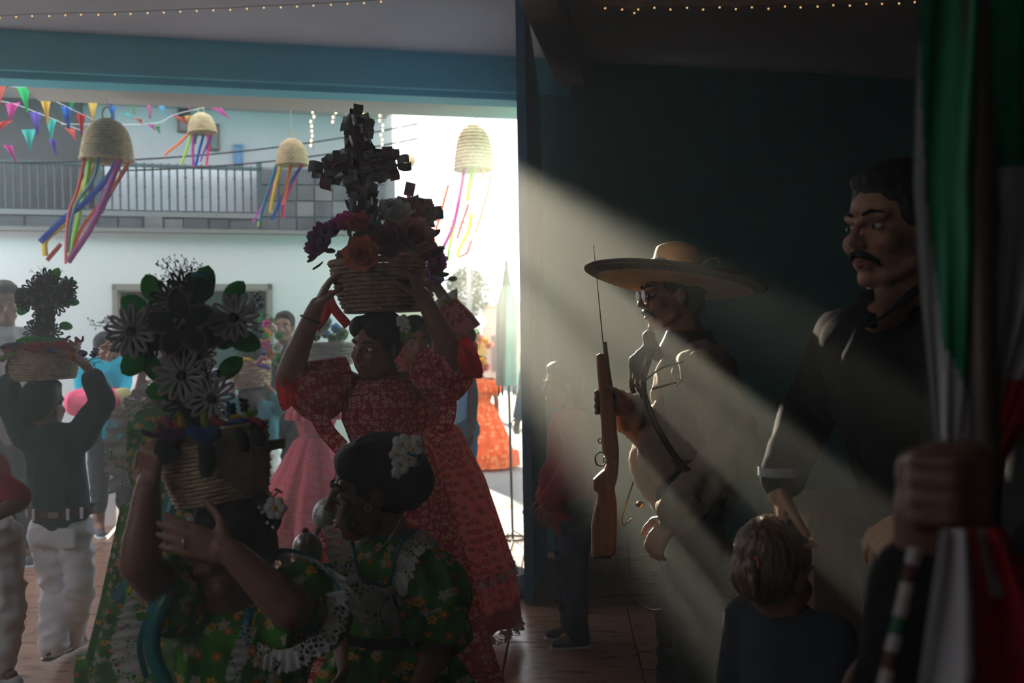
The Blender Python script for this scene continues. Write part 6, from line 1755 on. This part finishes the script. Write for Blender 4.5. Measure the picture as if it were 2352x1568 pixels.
# ---- background baskets
basket('brown wicker basket on the head of the boy in the teal shirt', W(572, 836, 7.6), W(578, 890, 7.6), .15, .125, 7, M_wick2, 16)
yarn_cross('misty green chenille cross in the teal boy\'s basket', W(575, 835, 7.6), W(572, 735, 7.6), W(572, 765, 7.6), .11, .05, 7.58, None, [(560, 760, -.8, -.4, .08), (590, 770, .9, .1, .08), (585, 745, .5, -.9, .08)], [(560, 760, .06, -.03)], [(575, 775, .07, -.03), (585, 800, .07, -.03), (560, 800, .07, -.03), (575, 745, .07, -.02)], .1)
for lab, pts, c in (('pink chenille stem on the teal boy\'s rim', [(590, 835), (605, 820), (612, 828)], 'pink'), ('yellow chenille stem on the teal boy\'s rim', [(535, 830), (560, 826), (580, 828)], 'yellow'), ('orange chenille stem at the left of the teal boy\'s rim', [(522, 840), (530, 832), (526, 828)], 'orange'), ('blue chenille knot above the teal boy\'s rim', [(600, 812), (606, 808), (606, 816)], 'blue'), ('violet chenille stem on the teal boy\'s rim', [(590, 838), (612, 842), (620, 848)], 'violet')):
    worm(lab, pts, 7.45, .018, c)
def blossom_mass(label, pts, d, cols, R, seed):
    """several small blooms, each a flower of its own"""
    random.seed(seed)
    kinds = {}
    for i, (x, y) in enumerate(pts): kinds.setdefault(cols[i % len(cols)][2], []).append((x, y))
    order = ('leftmost', 'second from left', 'third from left', 'fourth from left', 'fifth from left')
    for i, (x, y) in enumerate(pts):
        cn, col, word = cols[i % len(cols)]
        mates = sorted(kinds[word]); w_ = word if len(mates) == 1 else order[mates.index((x, y))] + ' ' + word
        flower(label % w_, W(x, y, d + random.uniform(-.05, .05)), (random.uniform(-.5, .5), -1, random.uniform(0, .6)), R * random.uniform(.8, 1.2), cn, col, layers=((5, .95, 1.1), (4, .6, .6)), group=(label % word))
basket('wide grey wicker basket of flowers on the head of the girl in dusty rose', W(742, 790, 6.95), W(742, 836, 6.95), .21, .19, 6, mat('grey_wicker', (.28, .24, .2), .8, var=.3), 18)
blossom_mass('%s on the wide basket of the girl in dusty rose', [(700, 770), (716, 762), (735, 758), (752, 752), (770, 758), (786, 768), (708, 786), (728, 778), (746, 770), (764, 778), (780, 786), (724, 748), (758, 740)], 6.85,
             [('skyblue', (.12, .33, .55), 'pale blue flower'), ('leafg', (.12, .26, .08), 'leafy green rosette'), ('cream', (.62, .6, .5), 'cream flower'), ('leafg2', (.05, .16, .06), 'dark green rosette')], .065, 14)
blossom_mass('%s of the tall misty bouquet right of the teal boy', [(628, 742), (622, 770), (634, 800), (616, 790), (640, 775), (620, 815), (632, 758), (612, 750), (640, 830), (616, 770)], 7.8,
             [('leafg', (.12, .26, .08), 'green rosette'), ('orange3', (.75, .3, .03), 'orange bloom'), ('cream', (.62, .6, .5), 'cream bloom'), ('hotpink', (.7, .08, .35), 'hot pink bloom')], .07, 15)
# heart sign, flower box and blooms carried by the far girl
hb = thing('flower_box', 'small yellow flower box on the head of the far girl in orange', 'flower box', W(1103, 815, 11.3))
c = W(1103, 802, 11.3)
obj('box', *hexa([c + V((x * (.10 if z > 0 else .08), y * .08, z * .07)) for z in (-1, 1) for x, y in ((-1, -1), (1, -1), (1, 1), (-1, 1))]), mat('yellow_card', (.5, .33, .12), .8), hb, False)
obj('rim', *tube([c + V((x * .105, y * .085, .075)) for x, y in ((-1, -1), (1, -1), (1, 1), (-1, 1))], .01, 5, True), mat('yellow_card', (.5, .33, .12)), hb)
def heart():
    c = W(1098, 742, 11.2); pts = []
    for i in range(36):
        a = 2 * pi * i / 36
        pts.append(c + V((.0068 * 16 * sin(a) ** 3 * .95, 0, .0068 * (13 * cos(a) - 5 * cos(2 * a) - 2 * cos(3 * a) - cos(4 * a)))))
    h = thing('heart_sign', 'white heart-shaped sign on a stick above the far flower box', 'sign', W(1100, 800, 11.2))
    obj('heart_board', *rounded_prism(pts, V((0, .02, 0)), .004), mat('white_card', (.62, .65, .68), .7), h, False)
    obj('stick', *tube([W(1099, 770, 11.22), W(1101, 802, 11.22)], .006, 6), mat('pale_wood', (.35, .22, .13)), h)
heart()
blossom_mass('%s on the far flower box by the heart sign', [(1086, 785), (1100, 780), (1116, 785), (1094, 772), (1120, 795), (1108, 832), (1098, 838), (1114, 846)], 11.15,
             [('leafg', (.12, .26, .08), 'leafy tuft'), ('salmon', (.7, .25, .2), 'salmon bloom'), ('amber', (.8, .42, .03), 'amber bloom')], .08, 16)
# ------------------------------------------------------------------ sombrero, rifle, flag and the rest
def sombrero():
    base = W(1548, 657, 3.27)
    t = thing('sombrero', 'wide straw sombrero with a Greek-key edge on the man with the rifle', 'hat', base)
    ST = mat('sombrero_straw', (.50, .33, .17), .75, var=.2, scale=12, bump=.4, bscale=150, trans=.12)
    # axes: long right-hand side dips, near side lifts so the underside shows
    ex = V((1, .0, -.15)).normalized(); ey = V((.02, 1, -.10)); ey = (ey - ex * ey.dot(ex)).normalized(); ez = ex.cross(ey)
    R0, R1 = .088, .295
    def prof(q):                       # brim height from crown to edge
        return -.012 * sin(pi * min(1, q * 1.4)) + .022 * max(0, (q - .55) / .45) ** 2
    def P(a, r, z): return base + ex * (r * cos(a)) + ey * (r * sin(a) * .95) + ez * z
    def brim_fn(u, v):
        r = R0 + (R1 - R0) * v
        return P(2 * pi * u, r, prof(v))
    g1 = grid(brim_fn, 80, 12, True)
    top = [p + ez * .006 for p in g1[0]]; n = len(top)
    vs = g1[0] + top; fs = [tuple(reversed(f)) for f in g1[1]] + [tuple(i + n for i in f) for f in g1[1]]
    for i in range(80):
        a, b = 12 * 80 + i, 12 * 80 + (i + 1) % 80; fs.append((a, b, b + n, a + n))
    br = obj('brim', vs, fs, ST, t)
    H = .155
    def crown_fn(u, v):
        a = 2 * pi * u; z = H * min(1, v * 1.25) if v < .8 else H
        if v < .7: r = R0 * (1 - .16 * (v / .7) ** 1.5); z = H * .80 * (v / .7)
        else:
            q = (v - .7) / .3; r = R0 * .84 * cos(q * pi / 2); z = H * (.80 + .20 * sin(q * pi / 2)) - .012 * q * abs(cos(a))
        return P(a, max(r, .001), z - .006)
    obj('crown', *grid(crown_fn, 48, 20, True), ST, t)
    obj('hat_band', *tube([P(2 * pi * i / 48, R0 * 1.01, .008) for i in range(48)], .006, 6, True), mat('dark_hat_band', (.06, .045, .035), .7), t)
    obj('edge_binding', *tube([P(2 * pi * i / 96, R1 + .001, prof(1) + .003) for i in range(96)], .0055, 6, True), mat('dark_hat_band', (.06, .045, .035)), br)
    # Greek key: dark band under the edge and a paler meander on it
    def under(a, r): 
        q = (r - R0) / (R1 - R0)
        return P(a, r, prof(q) - .0022)
    bd = grid(lambda u, v: under(2 * pi * u, R1 - .040 + .034 * v), 96, 2, True)
    obj('key_band', *bd, mat('key_band_cloth', (.17, .11, .07), .8), br)
    N_ = 46; vs, fs = [], []
    path = [(0, 0), (0, 1), (.72, 1), (.72, .36), (.36, .36), (.36, .66), (.52, .66), (.52, .52)]
    for s in range(N_):
        for i in range(len(path) - 1):
            (u0, v0), (u1, v1) = path[i], path[i + 1]
            du, dv = u1 - u0, v1 - v0; ln = sqrt(du * du + dv * dv); nx, ny = -dv / ln * .07, du / ln * .07; ex_, ey_ = du / ln * .07, dv / ln * .07
            k = len(vs)
            for (uu, vv_) in ((u0 - ex_ + nx, v0 - ey_ + ny), (u1 + ex_ + nx, v1 + ey_ + ny), (u1 + ex_ - nx, v1 + ey_ - ny), (u0 - ex_ - nx, v0 - ey_ - ny)):
                a = 2 * pi * (s + uu) / N_; r = R1 - .036 + .026 * vv_
                q = (r - R0) / (R1 - R0); vs.append(P(a, r, prof(q) - .0040))
            fs.append((k, k + 1, k + 2, k + 3))
    obj('greek_key', vs, fs, mat('key_thread', (.035, .028, .024), .8), br, False, kind='stuff')
    # barbed cord loop at the back
    lp = catmull([W(1605, 615, 3.2), W(1622, 600, 3.19), W(1640, 592, 3.18), W(1652, 598, 3.18), W(1653, 612, 3.18), W(1640, 626, 3.19)], 6)
    cd = obj('cord_loop', *tube(lp, .0022, 6), mat('pale_cord', (.5, .4, .25), .8), t)
    for i in range(2, len(lp) - 1, 2):
        tg = (lp[i + 1] - lp[i - 1]).normalized(); u = tg.cross(V((0, 1, 0)))
        obj('cord_wrap', *tube([lp[i] + (u * cos(q) + V((0, 1, 0)) * sin(q)) * .0026 for q in (0, 1.05, 2.1, 3.14, 4.2, 5.2)], .0012, 4, True), mat('dark_hat_band', (.06, .045, .035)), cd)
sombrero()
def rifle():
    WD = mat('rifle_wood', (.36, .15, .055), .45, var=.35, scale=5, stretch=(14, 14, 1.5), spec=.4)
    out = [(1371, 816), (1380, 811), (1394, 815), (1398, 845), (1402, 877), (1410, 918), (1415, 960), (1418, 999), (1422, 1030), (1422, 1061), (1419, 1096), (1412, 1123), (1417, 1154), (1418, 1208), (1414, 1270), (1404, 1280), (1360, 1280), (1360, 1208), (1364, 1185), (1372, 1154), (1374, 1134), (1364, 1125), (1364, 1103), (1376, 1091), (1389, 1080), (1394, 1068), (1393, 1053), (1384, 1034), (1381, 960), (1377, 896), (1373, 855)]
    base = W(1388, 1280, 3.17)
    t = thing('rifle', 'wooden-stocked rifle held upright by the man in the sombrero', 'rifle', base)
    obj('stock', *rounded_prism([W(x, y, 3.145) for x, y in out], V((0, .045, 0)), .007), WD, t, False)
    ST = mat('gun_steel', (.12, .12, .12), .3, metal=.9)
    obj('cleaning_rod', *tube([W(1363, 563, 3.165), W(1388, 815, 3.165)], [.0012, .0022], 8), mat('bright_steel', (.5, .5, .48), .25, metal=.9), t)
    obj('barrel', *tube([W(1389, 785, 3.18), W(1396, 840, 3.175), W(1408, 920, 3.172)], .0065, 10), ST, t)
    obj('trigger_guard', *tube([W(1380 + 13 * cos(a), 1054 + 16 * sin(a), 3.167) for a in [i * .3307 for i in range(19)]], .0025, 6, True), ST, t)
    obj('trigger', *tube([W(1391, 1046, 3.167), W(1386, 1054, 3.167), W(1387, 1062, 3.167)], .002, 6), ST, t)
    sw = obj('sling_swivel', *tube([W(1378 + 4 * cos(a), 1012 + 6 * sin(a), 3.16) for a in [i * .524 for i in range(12)]], .0016, 5, True), ST, t)
    obj('bolt_handle', *join(tube([W(1408, 1040, 3.15), W(1408, 1046, 3.12)], .004, 8), ellip(W(1408, 1047, 3.115), .008, None, 10, 8)), ST, t)
    obj('butt_plate', *rounded_prism([W(1361, 1279, 3.146), W(1404, 1279, 3.146), W(1404, 1284, 3.146), W(1361, 1284, 3.146)], V((0, .043, 0)), .001), ST, t, False)
rifle()
# ---- hanging flag on a pole, gathered in the fist
def flag():
    t = thing('flag', 'green, white and red flag hanging in folds from its pole at the right edge', 'flag', V((.49, .98, .0)))
    G_ = mat('flag_green', (.0, .17, .075), .6, trans=.25, var=.1); Wh = mat('flag_white', (.5, .48, .5), .6, trans=.25, var=.08); Rd = mat('flag_red', (.42, .01, .02), .6, trans=.3, var=.1)
    # folded cloth: curve in plan, bands across it; the bands' borders run slantwise down the folds
    def X(y):                           # left edge of the cloth down the picture
        pts = ((-200, 2120), (0, 2116), (200, 2106), (420, 2098), (700, 2118), (1000, 2146), (1150, 2165))
        for (a, b), (c, d) in zip(pts, pts[1:]):
            if y <= c: return b + (d - b) * (y - a) / (c - a)
        return pts[-1][1]
    D0 = 1.03
    wid = (330, 300, 170)
    def fn(u, v):
        y = -260 + v * 1330
        tight = max(0, (v - .55) / .45) ** 1.5
        w = 460 * (1 - tight) + 150 * tight
        x = X(y) + u * w
        dpt = D0 + .035 * sin(u * 17 + v * 1.2) * (1 - .6 * tight) + .03 * u + .012 * sin(u * 39)
        return W(x, y, dpt)
    nu, nv = 90, 60
    vs, fs = grid(fn, nu, nv)
    def colour(u, v):
        # slanted borders: white shows at the near edge from a third down, red further in at the right
        y = -260 + v * 1330
        k = (y - 395) / 620 + .0
        if u < .06 and y > 400 - u * 900: return 1
        if u < .12: return 1 if y > 470 + (u - .06) * 6800 else 0
        if u < .42: return 1 if y > 790 + (u - .12) * 600 else 0
        if u < .62: return 0 if y < 380 else 1
        if u < .80: return 1 if y < 880 else 2
        return 2 if y > 860 - (u - .8) * 300 else (1 if u < .9 else 0)
    buckets = {0: [], 1: [], 2: []}
    for j in range(nv):
        for i in range(nu):
            buckets[colour((i + .5) / nu, (j + .5) / nv)].append(fs[j * nu + i])
    for k, nm, m in ((0, 'green_band', G_), (1, 'white_band', Wh), (2, 'red_band', Rd)):
        used = sorted({i for f in buckets[k] for i in f}); ix = {a: b for b, a in enumerate(used)}
        obj(nm, [vs[i] for i in used], [tuple(ix[i] for i in f) for f in buckets[k]], m, t)
    # cloth below the fist
    def fn2(u, v):
        y = 1215 + v * 520
        x = 2160 + u * (150 + 210 * min(1, v * 1.6)) - 75 * v
        return W(x, y, .905 + .02 * sin(u * 13 + v) + .02 * u)
    vs, fs = grid(fn2, 60, 30)
    bk = {1: [], 2: []}
    for j in range(30):
        for i in range(60):
            u, v = (i + .5) / 60, (j + .5) / 30
            bk[1 if u < .42 - .12 * v or (.55 < u < .66 and v < .3) else 2].append(fs[j * 60 + i])
    for k, nm, m in ((1, 'white_band', Wh), (2, 'red_band', Rd)):
        used = sorted({i for f in bk[k] for i in f}); ix = {a: b for b, a in enumerate(used)}
        obj(nm, [vs[i] for i in used], [tuple(ix[i] for i in f) for f in bk[k]], m, t)
    obj('flag_pole', *tube([V((.485, 1.0, 0.0)), V((.475, 1.02, 2.4))], .014, 12), mat('dark_pole', (.05, .035, .025), .4), t)
flag()
# ---- brown lectern behind the man's hands
def lectern():
    a, b = W(1862, 1186, 2.55), W(2085, 1180, 2.55)
    t = thing('lectern', 'brown wooden lectern standing behind the man\'s folded hands', 'lectern', V(((a.x + b.x) / 2, 2.75, 0)))
    m = mat('lectern_wood', (.15, .085, .05), .6, var=.3, scale=4, stretch=(8, 8, 1)); z = a.z
    obj('front_panel', *bevbox(a.x + .01, b.x + .14, 2.56, 2.58, .06, z - .03, .002), m, t, False)
    obj('side_panel', *bevbox(a.x + .01, a.x + .03, 2.58, 2.95, .06, z - .03, .002), m, t, False)
    obj('side_panel', *bevbox(b.x + .12, b.x + .14, 2.58, 2.95, .06, z - .03, .002), m, t, False)
    obj('top', *bevbox(a.x - .01, b.x + .16, 2.53, 2.98, z - .03, z, .004), m, t, False)
    obj('plinth', *bevbox(a.x, b.x + .15, 2.545, 2.97, 0.0, .06, .004), m, t, False)
lectern()
# ---- white banner on a stand by the gate
def banner():
    base = floorpt(1171, 7.1)
    t = thing('banner_stand', 'folded white lace banner hanging on a thin dark stand beside the blue gate', 'banner', base)
    z = lambda y: W(1168, y, 7.1).z
    mt = mat('dark_stand', (.03, .03, .03), .5)
    obj('pole', *tube([base, V((base.x - .02, base.y, z(600)))], .009, 8), mt, t)
    obj('foot', *tube([base + V((.09 * cos(a), .09 * sin(a), .006)) for a in [i * .449 for i in range(14)]], .006, 6, True), mt, t)
    for a in (0, 2.1, 4.2): obj('leg', *tube([base + V((.09 * cos(a), .09 * sin(a), .008)), base + V((0, 0, .06))], .005, 6), mt, t)
    c = W(1163, 640, 7.1)
    obj('spire_tip', *tube([V((c.x, c.y, z(655))), V((c.x, c.y, z(625))), V((c.x + .003, c.y, z(597)))], [.035, .02, .005], 10), mat('grey_tip', (.12, .11, .1), .7), t)
    R = [ring(W(1164, y, 7.1), hw, hw * .7, (1, 0, 0), amp, 6, y * .006) for y, hw, amp in ((640, .02, 0), (665, .042, .1), (700, .068, .22), (760, .07, .3), (820, .062, .34), (870, .066, .38), (885, .062, .42))]
    loft('white_cloth', smooth_rings(R), mat('white_banner_cloth', (.5, .49, .46), .9, var=.15, scale=6, trans=.4), t, 70)
    e = R[-1]
    for i in range(9):
        a = 2 * pi * i / 9; p = e[0] + e[1] * cos(a) + e[2] * sin(a)
        obj('tassel', *tube([p, p - V((0, 0, .05)), p - V((0, 0, .075))], [.004, .009, .004], 6), mat('dark_tassel', (.12, .1, .08), .9), t)
banner()
# ---- cable across the porch beside the stand
pts = catmull([floorpt(1170, 7.0, .006), floorpt(1160, 6.4, .006), floorpt(1172, 5.9, .006), floorpt(1165, 5.4, .006), floorpt(1150, 4.7, .006)], 8)
o = obj('floor_cable', *tube(pts, .005, 6), M_cable, None, True, loc=pts[0]); _props(o, 'thin black cable running over the tiles from the banner stand', 'cable')
# ---- glitter maracas by the girl in profile
def maraca(label, c, r, ax, m, tip):
    c, ax = V(c), V(ax).normalized()
    t = thing('maraca', label, 'maraca', c)
    obj('head', *ellip(c, (r * .82, r * .82, r), frame(V((0, 1, 0)) - ax * ax.y, ax), 24, 16), m, t)
    obj('handle', *tube([c - ax * r * .9, c - ax * r * 2.9], [r * .2, r * .16], 8), mat('pale_wood', (.35, .22, .13)), t)
    obj('tip', *ellip(c + ax * r * 1.02, r * .2, None, 8, 6), tip, t)
def glitter(name, col):
    m, N, L = _new(name); b = N['Principled BSDF']; b.inputs['Metallic'].default_value = .8; b.inputs['Roughness'].default_value = .3
    tc = N.new('ShaderNodeTexCoord'); vo = N.new('ShaderNodeTexVoronoi'); vo.inputs['Scale'].default_value = 420; L.new(tc.outputs['Object'], vo.inputs['Vector'])
    mx = N.new('ShaderNodeMix'); mx.data_type = 'RGBA'; mx.inputs['A'].default_value = (*col, 1); mx.inputs['Factor'].default_value = .35
    L.new(vo.outputs['Color'], mx.inputs['B']); L.new(mx.outputs['Result'], b.inputs['Base Color'])
    bp = N.new('ShaderNodeBump'); bp.inputs['Strength'].default_value = .9; bp.inputs['Distance'].default_value = .003
    L.new(vo.outputs['Color'], bp.inputs['Height']); L.new(bp.outputs['Normal'], b.inputs['Normal'])
    return m
maraca('silver glitter maraca between the two girls in green', W(706, 1262, 2.32), .043, (-.1, 0, 1), glitter('silver_glitter', (.35, .33, .32)), mat('red_bead', (.5, .03, .02), .5))
maraca('pale silver maraca with red tip before the dusty rose skirt', W(748, 1178, 2.62), .042, (.45, 0, .9), mat('silver_paint', (.45, .47, .47), .35, metal=.5, var=.2, scale=60, bump=.3, bscale=200), mat('red_bead', (.5, .03, .02)))
# ---- red ribbon trailing between the raised arms
rr_ = W(780, 700, 3.75)
o = thing('red_streamer', 'red satin streamer hanging between the front girl\'s arm and basket', 'ribbon', rr_)
ribbon('satin', [W(752, 668, 3.72), W(765, 705, 3.72), W(800, 748, 3.72)], .035, mat('red_satin', (.62, .03, .04), .4, trans=.45), o)
ribbon('satin', [W(756, 690, 3.74), W(742, 725, 3.74), W(722, 752, 3.74)], .05, mat('red_satin', (.62, .03, .04)), o, twist=.4)
# ---- fairy lights along the ceiling
me_fb = shared('fairy_bulb', *ellip((0, 0, 0), (.0055, .0055, .0055), None, 6, 4), mat('fairy_glow', (1.0, .62, .28), .4, emit=.9))
def zc_pt(px, py):
    d = W(px, py, 1) - EYE; return EYE + d * ((ZC - .03 - EYE.z) / d.z)
def fairy(label, pts):
    P = [zc_pt(x, y) for x, y in pts]
    t = thing('fairy_lights', label, 'string lights', P[0])
    obj('wire', *tube([p + V((0, 0, .012)) for p in P], .002, 4), mat('thin_wire', (.2, .18, .17), .6), t)
    for p in P: inst('bulb', me_fb, Matrix.Translation(p), t)
fairy('string of tiny warm lights along the ceiling at the upper left', [(-15, 44), (0, 41), (37, 39), (74, 37), (113, 37), (150, 35), (186, 34), (226, 34), (264, 33), (300, 32), (339, 30), (376, 29), (414, 27), (452, 25), (490, 24), (529, 23), (567, 20), (606, 18), (645, 17), (682, 15), (720, 13), (760, 11), (798, 9), (836, 7), (875, 4)])
fairy('string of tiny warm lights along the dark ceiling at the upper right', [(1390, 19), (1429, 22), (1457, 30), (1466, 22), (1503, 18), (1540, 22), (1578, 18), (1615, 22), (1653, 17), (1690, 21), (1727, 17), (1765, 20), (1803, 15), (1839, 17), (1878, 15), (1914, 12), (1952, 13), (1990, 9), (2026, 9), (2065, 8), (2101, 5)])
# thin silvery strand hanging at the gate's far edge
o = thing('hanging_strand', 'thin glittering strand hanging at the far edge of the blue gate', 'string', W(1240, 240, 6.35))
p0 = W(1237, 236, 6.35)
obj('wire', *tube([p0, W(1239, 300, 6.35), W(1240, 375, 6.35)], .004, 6), mat('bright_steel', (.5, .5, .48)), o)
for y in (300, 320, 340, 358, 374): obj('bead', *ellip(W(1239, y, 6.345), (.008, .008, .014), None, 8, 6), mat('glass_bead', (.7, .7, .68), .1), o)
